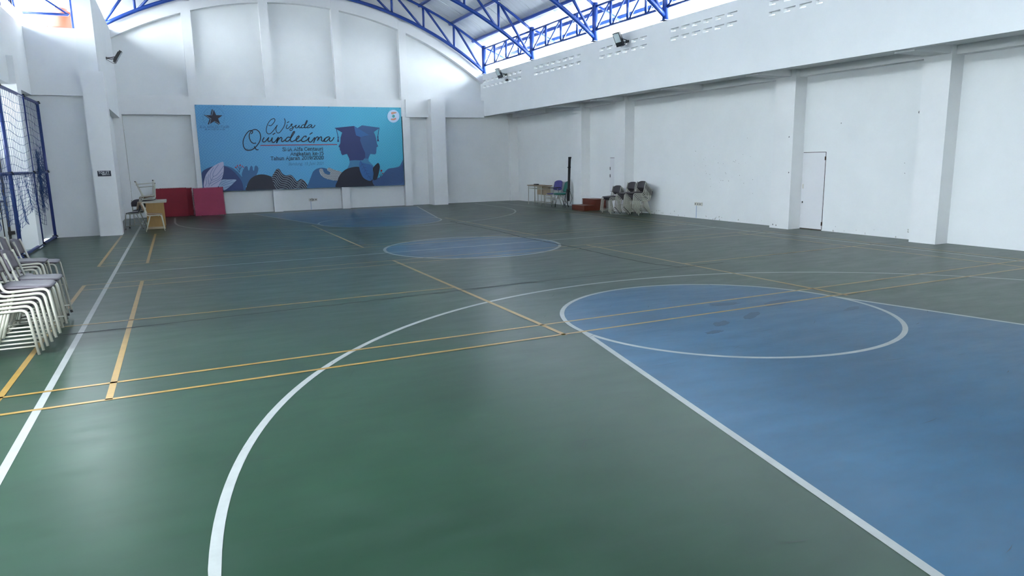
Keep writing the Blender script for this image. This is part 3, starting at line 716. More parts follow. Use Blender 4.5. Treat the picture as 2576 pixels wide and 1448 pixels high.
F5 = (480, 240, 560 / 2576); F1 = (600, 280, 260 / 2576); F2 = (830, 300, 190 / 1528); F3 = (480, 256, 120 / 1931); F4 = (490, 390, 200 / 2576); F6 = (660, 400, 220 / 2576)
def pm(name, col): return mat(name, col, .5)
NAVY = pm('navy_print', (.012, .016, .05, 1)); INK = pm('ink_print', (.008, .010, .026, 1)); REDL = pm('red_print', (.36, .015, .025, 1))
HILLB = pm('deep_blue_print', (.018, .040, .145, 1)); HILLM = pm('mid_blue_print', (.030, .115, .26, 1)); LAV = pm('lavender_print', (.42, .42, .58, 1))
PALEB = pm('pale_blue_print', (.26, .36, .52, 1)); CREAMP = pm('cream_dot_print', (.40, .43, .45, 1)); GRAD1 = pm('indigo_print', (.022, .036, .135, 1)); GRAD2 = pm('slate_blue_print', (.035, .10, .24, 1))
LEAFB = pm('leaf_blue_print', (.030, .125, .33, 1)); WAVEB = pm('wave_blue_print', (.045, .105, .235, 1)); LINEP = pm('pale_line_print', (.36, .44, .52, 1)); LOGOW = pm('logo_pale_print', (.55, .70, .86, 1))
ORG = pm('salmon_print', (.62, .30, .22, 1)); GRN = pm('logo_green_print', (.05, .33, .30, 1)); INK2 = pm('faded_ink_print', (.022, .060, .16, 1)); NECK = pm('neck_blue_print', (.050, .20, .36, 1)); VEIN = pm('vein_blue_print', (.07, .13, .30, 1))
def clipz(f):
    def g(x, y):
        p = f(x, y); return (min(max(p[0], 0.01), BW - .01), p[1], min(max(p[2], 0.004), BH - .01))
    return g
def art(name, pts, frame, m, sm=True, label=None):
    f = clipz(fmap_for(*frame)); p = smooth_path(pts, 5, closed=True) if sm else pts
    b = MB(); b.v = [f(*q) for q in p]; b.f = [tuple(range(len(p)))]
    return b.build(name, m, bn, label=label)
def lines(name, runs, frame, m, w, sm=True):
    f = clipz(fmap_for(*frame)); b = MB()
    for r_ in runs: ribbon(b, smooth_path(r_, 5) if sm else r_, w, f)
    return b.build(name, m, bn)
art('print_hill', [(138, 1110), (122, 950), (130, 880), (200, 835), (300, 808), (400, 812), (490, 845), (570, 920), (620, 1000), (638, 1108), (638, 1112), (300, 1114)], F5, HILLM)
art('print_hill', [(138, 1112), (124, 960), (130, 885), (200, 838), (300, 812), (400, 822), (470, 860), (540, 930), (590, 1010), (606, 1110), (606, 1113), (300, 1116)], F5, HILLB)
art('print_cactus', [(585, 915), (600, 860), (625, 820), (650, 822), (656, 852), (668, 868), (680, 830), (695, 812), (710, 830), (713, 860), (726, 866), (735, 820), (755, 812), (775, 840), (770, 880), (750, 925), (720, 965), (690, 1010), (640, 1050), (600, 980)], F5, HILLM)
art('print_leaf', [(280, 1010), (300, 800), (380, 580), (560, 380), (760, 260), (905, 215), (928, 330), (925, 520), (880, 720), (800, 900), (740, 1010), (600, 1100), (350, 1100)], F4, LAV)
art('print_leaf', [(760, 1010), (860, 800), (1050, 785), (1325, 790), (1260, 880), (1100, 1030), (940, 1135), (880, 1060)], F4, PALEB)
lines('print_vein', [[(440, 1000), (520, 830), (590, 690), (680, 650), (800, 520), (920, 350)], [(590, 690), (575, 620), (640, 470), (760, 300)], [(525, 820), (490, 700), (510, 560), (600, 400)], [(530, 810), (640, 770), (760, 700), (900, 550)],
                     [(470, 930), (600, 850), (750, 780), (890, 650)], [(520, 990), (600, 930), (720, 860), (850, 770)], [(430, 940), (440, 860), (420, 740), (440, 620)], [(320, 1000), (370, 900), (355, 780), (370, 690)],
                     [(780, 960), (860, 870), (1000, 820)], [(850, 970), (950, 900), (1200, 810)], [(900, 980), (1050, 930), (1250, 870)], [(950, 1040), (1050, 1020), (1150, 990)]], F4, VEIN, 12)
lines('print_twig', [[(1430, 560), (1445, 450), (1450, 330)], [(1440, 470), (1380, 350)], [(1450, 460), (1520, 360)], [(1425, 540), (1330, 410)]], F4, INK2, 16)
for fr_, lst in ((F4, ((1310, 395, 24), (1370, 335, 20), (1455, 325, 26), (1525, 355, 20), (1560, 390, 18), (1355, 380, 16))), (F2, ((1034, 1046, 20), (1062, 1099, 13)))):
    for cx, cy, r in lst: art('print_berry', [(cx + r * math.cos(k * math.pi / 6), cy + r * math.sin(k * math.pi / 6)) for k in range(12)], fr_, REDL, sm=False)
art('print_hill', [(640, 1108), (645, 1040), (680, 970), (740, 927), (810, 912), (880, 922), (945, 950), (1000, 1000), (1010, 1096), (1000, 1100), (820, 1106)], F5, INK)
WV = [(930, 950), (960, 890), (990, 850), (1020, 855), (1050, 900), (1090, 925), (1150, 920), (1190, 955), (1222, 992), (1262, 968), (1300, 980), (1335, 1025), (1352, 1082), (1340, 1090), (1000, 1100), (950, 1010)]
art('print_waves', WV, F5, INK)
base = [(330, 330), (400, 300), (470, 330), (540, 440), (610, 505), (700, 512), (800, 490), (880, 545), (940, 640), (1020, 690), (1090, 650), (1160, 612), (1240, 665), (1330, 800)]
WV6 = [((x * F5[2] + 480 - 660) / F6[2], (y * F5[2] + 240 - 400) / F6[2]) for x, y in smooth_path(WV, 4, True)]
def inside(p, poly):
    x, y = p; c = False; n = len(poly)
    for i in range(n):
        x1, y1 = poly[i]; x2, y2 = poly[i - 1]
        if (y1 > y) != (y2 > y) and x < (x2 - x1) * (y - y1) / (y2 - y1) + x1: c = not c
    return c
runs = []
for k in range(10):
    q = smooth_path([(x - 22 * k, y + 58 * k) for x, y in base], 6); cur = []
    for p in q:
        if inside(p, WV6): cur.append(p)
        else:
            if len(cur) > 2: runs.append(cur)
            cur = []
    if len(cur) > 2: runs.append(cur)
lines('print_wave_line', runs, F6, LINEP, 11, sm=False)
art('print_hill', [(1350, 1088), (1362, 1000), (1385, 940), (1410, 880), (1460, 846), (1520, 838), (1580, 858), (1640, 920), (1700, 990), (1700, 1070), (1600, 1078)], F5, HILLM)
DT = [(1480, 870), (1495, 848), (1518, 856), (1532, 890), (1560, 912), (1600, 916), (1606, 890), (1576, 870), (1574, 846), (1600, 838), (1650, 860), (1745, 893), (1710, 935), (1695, 985), (1620, 980), (1550, 960), (1500, 922)]
art('print_coral', DT, F5, CREAMP)
f = clipz(fmap_for(*F5)); b = MB(); DTs = smooth_path(DT, 4, True)
for r_ in range(12):
    for c in range(26):
        x = 1476 + c * 12.5 + (r_ % 2) * 6; y = 842 + r_ * 13
        if inside((x, y), DTs) and inside((x - 5, y), DTs) and inside((x + 5, y), DTs):
            o = len(b.v); b.v += [f(x + 4 * math.cos(k * math.pi / 4), y + 3.6 * math.sin(k * math.pi / 4)) for k in range(8)]; b.f.append(tuple(range(o, o + 8)))
b.build('print_dots', INK, bn)
art('print_graduate', [(550, 180), (640, 125), (1005, 175), (880, 262), (905, 320), (925, 385), (932, 440), (945, 500), (970, 552), (937, 570), (932, 620), (928, 690), (905, 716), (810, 705), (775, 780), (768, 830), (700, 870), (560, 830), (500, 700), (500, 300)], F2, GRAD2, sm=False, label='silhouette of a graduate facing right')
art('print_neck', [(770, 800), (775, 850), (870, 945), (870, 1000), (600, 1010), (560, 860), (640, 800)], F2, NECK, sm=False)
art('print_neck', [(384, 800), (388, 880), (370, 940), (335, 1010), (600, 1010), (610, 800)], F2, NECK, sm=False)
art('print_graduate', [(80, 178), (480, 138), (790, 325), (700, 350), (610, 365), (600, 430), (650, 570), (700, 680), (706, 770), (660, 830), (600, 836), (500, 830), (385, 840), (380, 800), (335, 705), (300, 712), (240, 729), (214, 690), (212, 655), (190, 620), (187, 575), (163, 555), (200, 490), (206, 400), (205, 380), (240, 272)], F2, GRAD1, sm=False, label='silhouette of a graduate facing left')
art('print_cap', [(480, 138), (790, 325), (610, 365), (520, 330), (500, 250)], F2, LEAFB, sm=False)
lines('print_tassel', [[(120, 200), (155, 360)], [(987, 188), (961, 352)]], F2, GRAD1, 12, sm=False)
art('print_tassel', [(140, 362), (172, 358), (162, 390), (176, 460), (136, 460), (148, 392)], F2, GRAD1, sm=False)
art('print_tassel', [(946, 352), (976, 352), (970, 388), (988, 450), (946, 450), (956, 388)], F2, GRAD1, sm=False)
art('print_hill', [(1680, 1070), (1690, 990), (1720, 920), (1780, 862), (1850, 836), (1930, 828), (2000, 850), (2060, 910), (2110, 990), (2135, 1058), (2120, 1062), (1900, 1068)], F5, INK)
WR = [(2095, 990), (2150, 962), (2200, 940), (2230, 900), (2280, 852), (2350, 840), (2410, 822), (2440, 772), (2461, 745), (2468, 900), (2472, 1040), (2300, 1052), (2140, 1060)]
art('print_waves', WR, F5, WAVEB)
runs = []; WRs = smooth_path(WR, 4, True)
for k in range(12):
    q = smooth_path([(2080, 1000 + k * 17), (2180, 960 + k * 17), (2240, 905 + k * 17), (2300, 862 + k * 17), (2370, 852 + k * 17), (2420, 838 + k * 17), (2470, 790 + k * 17)], 7); cur = []
    for p in q:
        if inside(p, WRs): cur.append(p)
        else:
            if len(cur) > 2: runs.append(cur)
            cur = []
    if len(cur) > 2: runs.append(cur)
lines('print_wave_line', runs, F5, HILLB, 4.5, sm=False)
art('print_leaf', [(608, 840), (640, 875), (720, 900), (800, 920), (865, 970), (850, 1020), (872, 1090), (865, 1200), (810, 1250), (740, 1235), (660, 1180), (610, 1080), (585, 990), (582, 900)], F2, LEAFB)
art('print_leaf', [(968, 890), (1000, 960), (985, 1060), (960, 1160), (930, 1225), (862, 1225), (872, 1100), (855, 1010), (900, 940)], F2, INK)
lines('print_vein', [[(610, 860), (680, 980), (740, 1110), (830, 1235)]] + [[(640 + k * 32, 910 + k * 62), (700 + k * 30, 930 + k * 60)] for k in range(5)] + [[(640 + k * 32, 910 + k * 62), (610 + k * 34, 960 + k * 58)] for k in range(5)], F2, HILLB, 5, sm=False)
lines('print_twig', [[(1015, 1180), (1028, 1060)], [(1018, 1160), (1058, 1105)], [(1012, 1170), (992, 1120)]], F2, INK, 6, sm=False)
# cursive title
W1 = [[(740, 345), (790, 360), (850, 310), (890, 250), (895, 200), (860, 185), (800, 210), (740, 280), (700, 370), (680, 460), (695, 530), (740, 565), (790, 550), (850, 490), (910, 410), (955, 345)],
      [(955, 345), (925, 420), (930, 500), (965, 540), (1010, 530), (1070, 460), (1120, 380), (1150, 290), (1150, 225), (1130, 185)],
      [(1205, 335), (1180, 390), (1185, 425), (1220, 430), (1270, 380), (1330, 320)], [(1200, 285), (1245, 260)],
      [(1335, 325), (1305, 318), (1300, 350), (1340, 390), (1345, 430), (1310, 475), (1272, 475), (1275, 440), (1340, 410), (1430, 345)],
      [(1430, 345), (1405, 390), (1420, 415), (1460, 405), (1505, 350)], [(1505, 350), (1495, 395), (1520, 415), (1560, 390)],
      [(1640, 345), (1590, 340), (1550, 390), (1570, 415), (1620, 395), (1660, 330), (1700, 250), (1688, 235), (1650, 310), (1630, 390), (1650, 415), (1700, 390)],
      [(1800, 332), (1750, 345), (1700, 395), (1715, 415), (1770, 395), (1820, 340), (1805, 390), (1825, 415), (1870, 385), (1895, 345)]]
lines('print_title', W1, F1, INK, 17)
W2 = [[(310, 560), (340, 530), (335, 495), (300, 475), (230, 510), (150, 620), (105, 750), (120, 880), (180, 960), (270, 970), (360, 935), (450, 850), (520, 740), (540, 620), (510, 520), (440, 460), (380, 455), (310, 490), (265, 570), (260, 650), (300, 750), (360, 795), (420, 790)],
      [(385, 880), (410, 920), (440, 955), (480, 955)], [(625, 655), (590, 720), (600, 760), (650, 755), (700, 700), (740, 655)], [(740, 655), (720, 720), (745, 750), (790, 730), (830, 660)],
      [(830, 660), (820, 740), (850, 775), (900, 750), (980, 650)], [(845, 578), (900, 543)], [(980, 650), (960, 720), (940, 785)], [(945, 760), (1000, 680), (1050, 650), (1070, 680), (1060, 740), (1090, 755), (1150, 710)],
      [(1270, 650), (1210, 650), (1160, 710), (1180, 750), (1240, 730), (1310, 640), (1370, 540), (1380, 505), (1350, 520), (1300, 620), (1280, 710), (1310, 755), (1380, 730)],
      [(1380, 730), (1450, 690), (1495, 640), (1490, 615), (1450, 640), (1420, 700), (1440, 750), (1490, 745), (1550, 710)], [(1665, 650), (1670, 620), (1620, 630), (1560, 700), (1570, 750), (1630, 750), (1700, 710), (1750, 650)],
      [(1750, 650), (1730, 720), (1755, 765), (1800, 760), (1850, 700), (1885, 655)], [(1765, 575), (1825, 535)], [(1885, 655), (1880, 720), (1860, 780)], [(1870, 740), (1920, 660), (1960, 640), (1975, 670), (1955, 730)],
      [(1960, 720), (2010, 655), (2050, 640), (2060, 680), (2060, 735), (2100, 745), (2140, 710)], [(2250, 640), (2190, 650), (2120, 710), (2130, 750), (2190, 740), (2270, 655), (2250, 720), (2280, 750), (2330, 715), (2365, 655)]]
lines('print_title', W2, F1, INK, 23)
lines('print_rule', [[(540, 848), (2440, 830)]], F1, REDL, 19, sm=False)
f = clipz(fmap_for(*F1)); b = MB()
lettering(b, 'SMA Alfa Centauri', 1080, 990, 2098, 976, 84, f, w=.10); lettering(b, 'Angkatan ke-15', 1280, 1100, 2106, 1086, 84, f, w=.10); lettering(b, 'Tahun Ajaran 2019/2020', 785, 1215, 2112, 1196, 84, f, w=.10)
b.build('print_lettering', INK, bn)
b = MB(); lettering(b, 'Bandung, 13 Juni 2021', 1230, 1345, 2105, 1333, 68, f, w=.05, serif=False, slant=.25); b.build('print_date', INK2, bn)
# emblems
art('print_star', [(930, 320), (1025, 540), (1280, 550), (1100, 680), (1190, 905), (965, 780), (775, 895), (825, 680), (600, 540), (865, 545)], F3, INK, sm=False)
lines('print_star_edge', [[(872, 322), (830, 520)], [(785, 700), (712, 900)]], F3, INK, 44, sm=False); lines('print_star_edge', [[(560, 535), (780, 690)], [(968, 806), (1135, 912)]], F3, INK, 30, sm=False)
lines('print_star_outline', [[(905, 330), (858, 540), (700, 540)], [(590, 540), (818, 688), (770, 890)], [(965, 785), (1150, 890)]], F3, LINEP, 9, sm=False)
f = clipz(fmap_for(*F3)); b = MB()
lettering(b, 'SMA ALFA CENTAURI', 360, 1058, 1550, 1060, 92, f, w=.075, serif=False); lettering(b, 'BANDUNG', 582, 1142, 1365, 1142, 56, f, w=.13, serif=False, sp=.28)
b.build('print_emblem_lettering', INK2, bn)
lines('print_emblem_ring', [[(920 + rr * math.cos(R(a)), 630 + rr * math.sin(R(a))) for rr in (410, 450)] for a in list(range(-200, 20, 9)) + [28, 150]], F3, HILLM, 12, sm=False)
disc = lambda cx, cy, rx, ry, n=28: [(cx + rx * math.cos(2 * math.pi * k / n), cy + ry * math.sin(2 * math.pi * k / n)) for k in range(n)]
art('print_round_emblem', disc(2341, 243, 70, 74), F5, LOGOW, sm=False); art('print_round_emblem', disc(2341, 243, 63, 67), F5, pm('logo_rim_print', (.42, .62, .85, 1)), sm=False); art('print_round_emblem', disc(2341, 243, 60, 64), F5, LOGOW, sm=False)
art('print_round_emblem', [(2312, 205), (2330, 194), (2372, 196), (2374, 208), (2350, 214), (2325, 222)], F5, ORG); art('print_round_emblem', [(2312, 272), (2340, 270), (2368, 262), (2372, 278), (2345, 290), (2315, 286)], F5, ORG); art('print_round_emblem', disc(2342, 243, 16, 17), F5, GRN, sm=False)
for i in range(9):
    MB().tube([(BW * i / 8 * .99 + .03, -.012, BH - .02), (BW * i / 8 * .99 + .03, .03, BH - .02)], .012, 6).build('nail', BLACKM, bn)

# ------------------------------------------------------------------ stacking chairs
CH = {}
def chair_parts(style):
    if style in CH: return CH[style]
    tube_m = {'cream': CREAM, 'dark': GREYT, 'wood': CREAM, 'greyd': GREYT}[style]; pad = {'cream': SEATG, 'dark': SEATD, 'wood': DESKB, 'greyd': SEATG}[style]
    P = []
    for s in (-1, 1):
        y = s * .212
        P.append(('side_frame', MB().tube(bend([(.225, y * 1.04, .004), (.175, y, .435), (-.165, y, .425), (-.258, y * .97, .768)], .055, 5), .0132, 8).mesh('side_frame', tube_m, True)))
    for s in (-1, 1):
        y = s * .192
        P.append(('rear_leg', MB().tube([(-.225, y * 1.1, .004), (-.10, y, .412)], .0125, 8).mesh('rear_leg', tube_m, True)))
    for s in (-1, 1):
        P.append(('side_rung', MB().tube([(.212, s * .20, .085), (-.20, s * .19, .085)], .008, 6).mesh('side_rung', tube_m, True)))
    P.append(('cross_rung', MB().tube([(.10, -.188, .412), (.10, .188, .412)], .010, 6).mesh('cross_rung', tube_m, True)))
    P.append(('cross_rung', MB().tube([(-.19, -.19, .10), (-.19, .19, .10)], .008, 6).mesh('cross_rung', tube_m, True)))
    # seat pad
    def ring(hx, hy, z, dx=0.0, n=32, e=6.0):
        o = []
        for k in range(n):
            a = 2 * math.pi * k / n; c, s = math.cos(a), math.sin(a)
            x = math.copysign(abs(c) ** (2 / e), c) * hx; yy = math.copysign(abs(s) ** (2 / e), s) * hy
            o.append((x + dx, yy * (1 - .06 * (x / hx < 0)), z + .018 * max(0, -x / hx) ** 3 - .012 * max(0, x / hx) ** 4))
        return o
    P.append(('seat', MB().loft([ring(.18, .185, .440, .0), ring(.195, .205, .444), ring(.20, .21, .454), ring(.195, .205, .463), ring(.175, .185, .467)]).mesh('seat', pad, True)))
    # curved backrest shell with rounded upper corners
    b = MB(); n, m = 14, 8
    def bk(i, j, off):
        u = i / n * 2 - 1; v = j / m
        hw = .232 - .05 * max(0, v - .55) ** 2 / .2
        y = u * hw; z = .575 + .212 * v - .045 * (abs(u) ** 3.2) * v
        x = -.165 - (z - .425) * .275 - .035 * (1 - u * u) - .012 + off
        return (x, y, z)
    for off in (.012, -.012):
        for j in range(m + 1):
            for i in range(n + 1): b.v.append(bk(i, j, off))
    K = (n + 1) * (m + 1)
    for j in range(m):
        for i in range(n):
            a = j * (n + 1) + i; b.f.append((a, a + n + 1, a + n + 2, a + 1)); a += K; b.f.append((a, a + 1, a + n + 2, a + n + 1))
    edge = [i for i in range(n + 1)] + [j * (n + 1) + n for j in range(1, m + 1)] + [m * (n + 1) + i for i in range(n - 1, -1, -1)] + [j * (n + 1) for j in range(m - 1, 0, -1)]
    for k in range(len(edge)): a, c = edge[k], edge[(k + 1) % len(edge)]; b.f.append((a, c, c + K, a + K))
    P.append(('backrest', b.mesh('backrest', pad, True)))
    if style != 'cream':
        for x, y in ((.225, .208), (.225, -.208), (-.226, .2), (-.226, -.2)):
            P.append(('foot_cap', MB().tube([(x, y, 0), (x - .004 * (1 if x > 0 else -1), y, .028)], .0145, 8).mesh('foot_cap', BLACK)))
    CH[style] = P; return P
def chair(loc, rotz, style, label, group, rot=None):
    t = thing('stacking_chair', label, 'chair', loc, rotz, group, rot)
    legs = []; caps = 0
    for nm, me in chair_parts(style):
        if nm == 'foot_cap': obj(nm, me, (legs[1], legs[0], legs[3], legs[2])[caps]); caps += 1; continue
        o = obj(nm, me, t)
        if nm in ('side_frame', 'rear_leg'): legs.append(o)
    return t
NUM = ['lowest', 'second from the bottom', 'third from the bottom', 'fourth from the bottom', 'fifth from the bottom', 'sixth from the bottom', 'seventh from the bottom', 'eighth from the bottom']
def stack(x, y, rz, n, style, where, group, step=(.038, .037), kind='chair'):
    dx, dy = math.cos(rz) * step[0], math.sin(rz) * step[0]
    for i in range(n):
        pos = 'top one' if (i == n - 1 and n > 1) else NUM[i]
        chair((x + dx * i, y + dy * i, step[1] * i), rz, style, '%s, %s' % (where, pos), group)
stack(-0.16, 2.01, 0.0, 6, 'cream', 'grey seated cream framed chair in the nearest left stack', 'grey chairs stacked along the left side')
GRP = 'grey chairs stacked along the left side'
stack(-0.16, 3.31, 0.0, 3, 'greyd', 'grey seated chair with capped feet in the second left stack', GRP)
chair((-0.50, 4.15, 0), 0.03, 'cream', 'single grey chair set back behind the second left stack', GRP)
chair((-0.68, 4.64, 0), 0.0, 'cream', 'single grey chair farthest to the left, before the net frame', GRP)
stack(-0.55, 5.12, 0.0, 3, 'cream', 'grey seated chair in the third left stack, near the net frame', GRP)
chair((-0.40, 5.58, 0), 0.0, 'cream', 'single grey chair at the far end of the left chair row', GRP)
PI = math.pi
stack(13.57, 12.55, PI + .05, 3, 'dark', 'dark chair in the low stack beside the red steps', 'dark chairs stacked along the right wall')
stack(13.93, 12.12, PI + .02, 6, 'dark', 'dark chair in the middle stack by the right wall', 'dark chairs stacked along the right wall')
stack(13.93, 11.57, PI, 7, 'dark', 'dark chair in the tallest stack by the right wall', 'dark chairs stacked along the right wall')

# ------------------------------------------------------------------ teacher desk with chairs, back left
dk = thing('office_desk', 'tan wooden desk standing end on in the back left corner', 'desk', (0.77, 16.0, 0))
box('end_panel', BROWN, dk, -.22, .22, 0, .025, 0.0, .72); box('end_panel', BROWN, dk, -.22, .22, 1.10, 1.125, 0.0, .72)
box('modesty_panel', BROWN, dk, .18, .20, .025, 1.10, .18, .72); box('desk_top', TOPW, dk, -.30, .30, -.05, 1.18, .72, .765)
chair((0.755, 15.3, 0), 0.0, 'wood', 'cream framed chair standing in front of the tan desk', 'chairs around the tan desk')
chair((0.24, 16.5, 0), PI - .2, 'dark', 'grey framed chair standing behind the tan desk, on its left', 'chairs around the tan desk')
chair((0.60, 16.40, 1.245), 0, 'dark', 'upturned chair lying on the tan desk, lower one', 'chairs around the tan desk', rot=(PI, R(-3), 0.0))
chair((0.57, 16.46, 1.33), 0, 'wood', 'upturned chair lying on the tan desk, upper one', 'chairs around the tan desk', rot=(PI, R(-3), 0.1))
chair((0.36, 17.6, 0), PI / 2, 'cream', 'cream framed chair behind the tan desk near the corner', 'chairs around the tan desk')

# ------------------------------------------------------------------ interlocking foam mats
def foam_mat(name, loc, rot, w, h, m, label):
    t = thing(name, label, 'floor mat', loc, 0, 'foam mats leaning on the end wall', rot)
    n = 20; k2 = 2 * n + 1; th_ = .022; d = .035; a, c = w / k2, (h - 2 * th_) / k2; P = []
    for k in range(k2): zz = th_ if k % 2 else 0.0; P += [(k * a, zz), ((k + 1) * a, zz)]
    for k in range(k2): xx = w if k % 2 else w + th_; P += [(xx, th_ + k * c), (xx, th_ + (k + 1) * c)]
    for k in range(k2): zz = h - th_ if k % 2 else h; P += [(w - k * a, zz), (w - (k + 1) * a, zz)]
    for k in range(k2): xx = 0.0 if k % 2 else -th_; P += [(xx, h - th_ - k * c), (xx, h - th_ - (k + 1) * c)]
    MB().prism(P, lambda x, z: (x, 0, z), lambda x, z: (x, d, z)).build('mat_slab', m, t)
    box('mat_core', MATK, t, .02, w - .02, d, d + .003, .04, h - .04)
    return t
foam_mat('foam_mat', (0.68, 20.86, 0.0), (R(-12), 0, 0), .98, 1.0, MATR, 'dark crimson foam mat leaning on the wall, leftmost')
foam_mat('foam_mat', (0.86, 20.93, 0.0), (R(-12), 0, 0), .96, .99, MATR, 'dark crimson foam mat tucked behind the leftmost mat')
foam_mat('foam_mat', (1.88, 20.52, 0.0), (R(-17), R(-1.2), R(-3)), .94, 1.0, MATP, 'faded raspberry foam mat leaning in front of the banner corner')

# ------------------------------------------------------------------ right corner: school desks, tablet chair, green chair, folded screen, steps
def school_desk(loc, rz, label):
    t = thing('school_desk', label, 'desk', loc, rz, 'school desks in the right corner')   # local: width along y, front to -x
    box('desk_top', DESKB, t, -.24, .24, -.31, .31, .715, .74)
    for sx in (-1, 1):
        for sy in (-1, 1): MB().tube([(sx * .21, sy * .27, 0), (sx * .2, sy * .27, .715)], .013, 8).build('leg', GREYT, t, True)
    for sy in (-1, 1):
        MB().tube([(-.21, sy * .27, .1), (.21, sy * .27, .1)], .010, 6).build('side_rung', GREYT, t)
    MB().tube([(.2, -.27, .1), (.2, .27, .1)], .010, 6).build('back_rung', GREYT, t)
    for z in (.60, .695): MB().tube([(-.2, -.25, z), (-.2, .25, z), (.16, .25, z), (.16, -.25, z)], .005, 5, closed=True).build('basket_rim', GREYT, t)
    for k in range(11): MB().tube([(-.2, -.25 + k * .05, .695), (-.2, -.25 + k * .05, .60), (.16, -.25 + k * .05, .60)], .004, 4).build('basket_wire', GREYT, t)
    box('front_panel', PANELW, t, .17, .185, -.26, .26, .36, .70)
    return t
school_desk((13.86, 18.24, 0), 0.0, 'worn school desk with a wire basket, closest to the end wall')
school_desk((13.80, 17.6, 0), 0.0, 'worn school desk with a wire basket behind the violet chair')
nb2 = thing('pencil_box', 'dark flat pencil box lying on the far school desk', 'box', (13.80, 18.12, .74))
box('case', BLACKM, nb2, -.05, .05, -.12, .12, 0, .03); box('lid', CHIP, nb2, -.045, .045, -.11, .11, .03, .04)
vc = thing('tablet_chair', 'violet plastic chair with a dark writing tablet arm', 'chair', (13.92, 17.02, 0), PI + .25)
for s in (-1, 1):
    MB().tube(bend([(.24, s * .2, 0), (.17, s * .2, .42), (-.17, s * .19, .42), (-.26, s * .17, .62)], .05), .012, 8).build('side_frame', GREYT, vc, True)
    MB().tube([(-.25, s * .2, 0), (-.08, s * .19, .42)], .012, 8).build('rear_leg', GREYT, vc, True)
def slab_loft(rings_, name, m, t): return MB().loft(rings_).build(name, m, t, True)
def oval(hx, hy, z, n=24, e=3.5, dx=0, tilt=0):
    o = []
    for k in range(n):
        a = 2 * math.pi * k / n; c, s = math.cos(a), math.sin(a); x = math.copysign(abs(c) ** (2 / e), c) * hx; y_ = math.copysign(abs(s) ** (2 / e), s) * hy
        o.append((x + dx, y_, z + x * tilt))
    return o
slab_loft([oval(.18, .19, .425), oval(.2, .21, .435), oval(.2, .21, .45), oval(.18, .19, .458)], 'seat', PURPLE, vc)
def vback(m, t, z0, z1, hw, x0, lean, top=.06, thick=.022):
    b = MB(); n, q = 12, 8
    for off in (0, -thick):
        for j in range(q + 1):
            for i in range(n + 1):
                u = i / n * 2 - 1; v = j / q; z = z0 + (z1 - z0) * v - top * abs(u) ** 3 * v + .03 * abs(u) ** 3 * (1 - v)
                b.v.append((x0 - (z - z0) * lean - .03 * (1 - u * u) + off, u * hw * (1 - .08 * v), z))
    K = (n + 1) * (q + 1)
    for j in range(q):
        for i in range(n):
            a = j * (n + 1) + i; b.f.append((a, a + n + 1, a + n + 2, a + 1)); a += K; b.f.append((a, a + 1, a + n + 2, a + n + 1))
    edge = [i for i in range(n + 1)] + [j * (n + 1) + n for j in range(1, q + 1)] + [q * (n + 1) + i for i in range(n - 1, -1, -1)] + [j * (n + 1) for j in range(q - 1, 0, -1)]
    for k in range(len(edge)): a, c = edge[k], edge[(k + 1) % len(edge)]; b.f.append((a, c, c + K, a + K))
    return b.build('backrest', m, t, True)
vback(PURPLE, vc, .56, .92, .22, -.21, .22)
box('tablet', BLACKM, vc, -.05, .33, .12, .36, .66, .68); MB().tube(bend([(-.1, .2, .42), (-.05, .27, .5), (.05, .27, .66)], .04), .011, 8).build('tablet_arm', CHROME, vc, True)
for z in (.26, .30): MB().tube([(.18, -.2, z), (.18, .2, z), (-.16, .2, z), (-.16, -.2, z)], .006, 5, closed=True).build('book_rack', GREYT, vc)
gc = thing('padded_chair', 'teal green padded chair with chrome legs beside the folded screen', 'chair', (13.84, 16.36, 0), PI - .2)
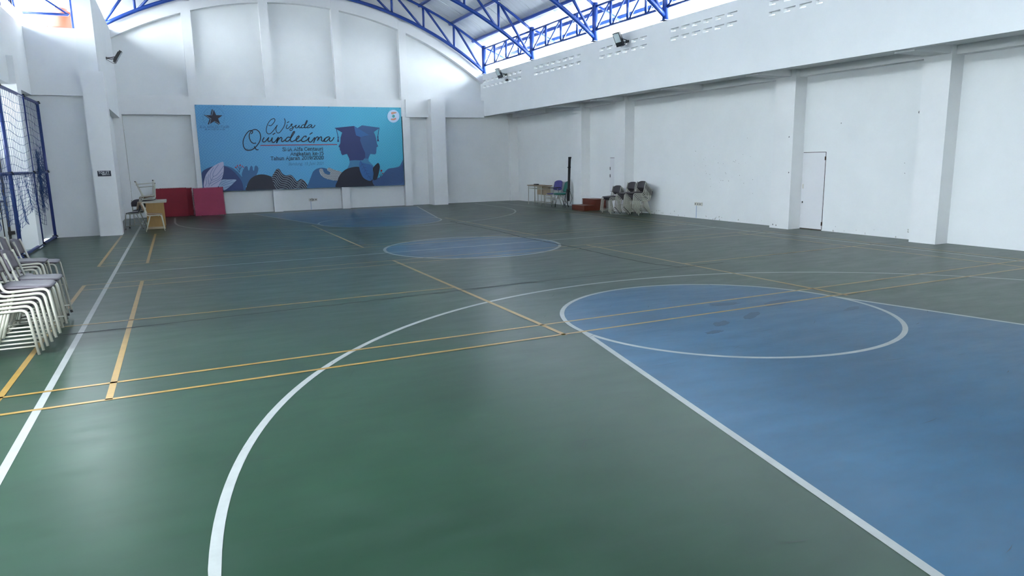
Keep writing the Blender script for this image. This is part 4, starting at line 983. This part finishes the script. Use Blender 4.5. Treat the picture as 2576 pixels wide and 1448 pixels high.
for s in (-1, 1):
    MB().tube(bend([(.25, s * .21, 0), (.18, s * .2, .43), (-.17, s * .19, .43), (-.30, s * .18, .86)], .06), .013, 8).build('side_frame', CHROME, gc, True)
    MB().tube([(-.27, s * .2, 0), (-.06, s * .19, .43)], .013, 8).build('rear_leg', CHROME, gc, True)
MB().tube([(.2, -.2, .25), (.2, .2, .25)], .009, 6).build('cross_rung', CHROME, gc); MB().tube([(-.17, -.2, .2), (-.17, .2, .2)], .009, 6).build('cross_rung', CHROME, gc)
slab_loft([oval(.2, .2, .435), oval(.225, .225, .45), oval(.225, .225, .485), oval(.2, .2, .50)], 'seat', TEAL, gc)
vback(TEAL, gc, .52, .90, .21, -.17, .27, thick=.045)
ps = thing('tripod_screen', 'folded black tripod projection screen standing upright by the pillar', 'projection screen', (13.95, 15.95, 0), rotz=0.3)
MB().loft([[(c * .03 + z * .05, s * .03, z) for c, s in ((-1, -1), (1, -1), (1, 1), (-1, 1))] for z in (.22, 1.72)]).build('screen_case', BLACKM, ps)
MB().tube([(-.04, 0, .06), (.03, 0, 1.76)], .014, 8).build('upright', BLACKM, ps, True)
for k, (dx, dy) in enumerate(((-.16, -.07), (-.10, .10), (.06, -.02))): MB().tube([(-.085 + k * .02, 0, .62), (-.1 + dx * .4, dy * .4, .3), (-.08 + dx, dy, .0)], .011, 6).build('tripod_leg', BLACKM, ps)
MB().tube(bend([(.09, .02, .62), (.26, .05, .30), (.12, .03, .09)], .03), .008, 6).build('carry_handle', BLACKM, ps)
box('end_cap', BLACKM, ps, 0.045, .13, -.035, .035, 1.71, 1.765); box('clamp', BLACKM, ps, -.05, .07, -.035, .035, .60, .66); box('clamp', BLACKM, ps, 0.0, .11, -.03, .03, 1.38, 1.42)
st = thing('wooden_steps', 'red brown two tread wooden step box by the right wall', 'steps', (13.42, 13.98, 0))
box('lower_tread', REDWOOD, st, 0, .42, 0.0, .80, 0, .158); box('upper_tread', REDWOOD, st, .42, .84, 0.0, .80, 0, .35)
box('tread_board', REDWOOD, st, -.012, .425, -.01, .81, .158, .174); box('tread_board', REDWOOD, st, .408, .85, -.01, .81, .35, .367)
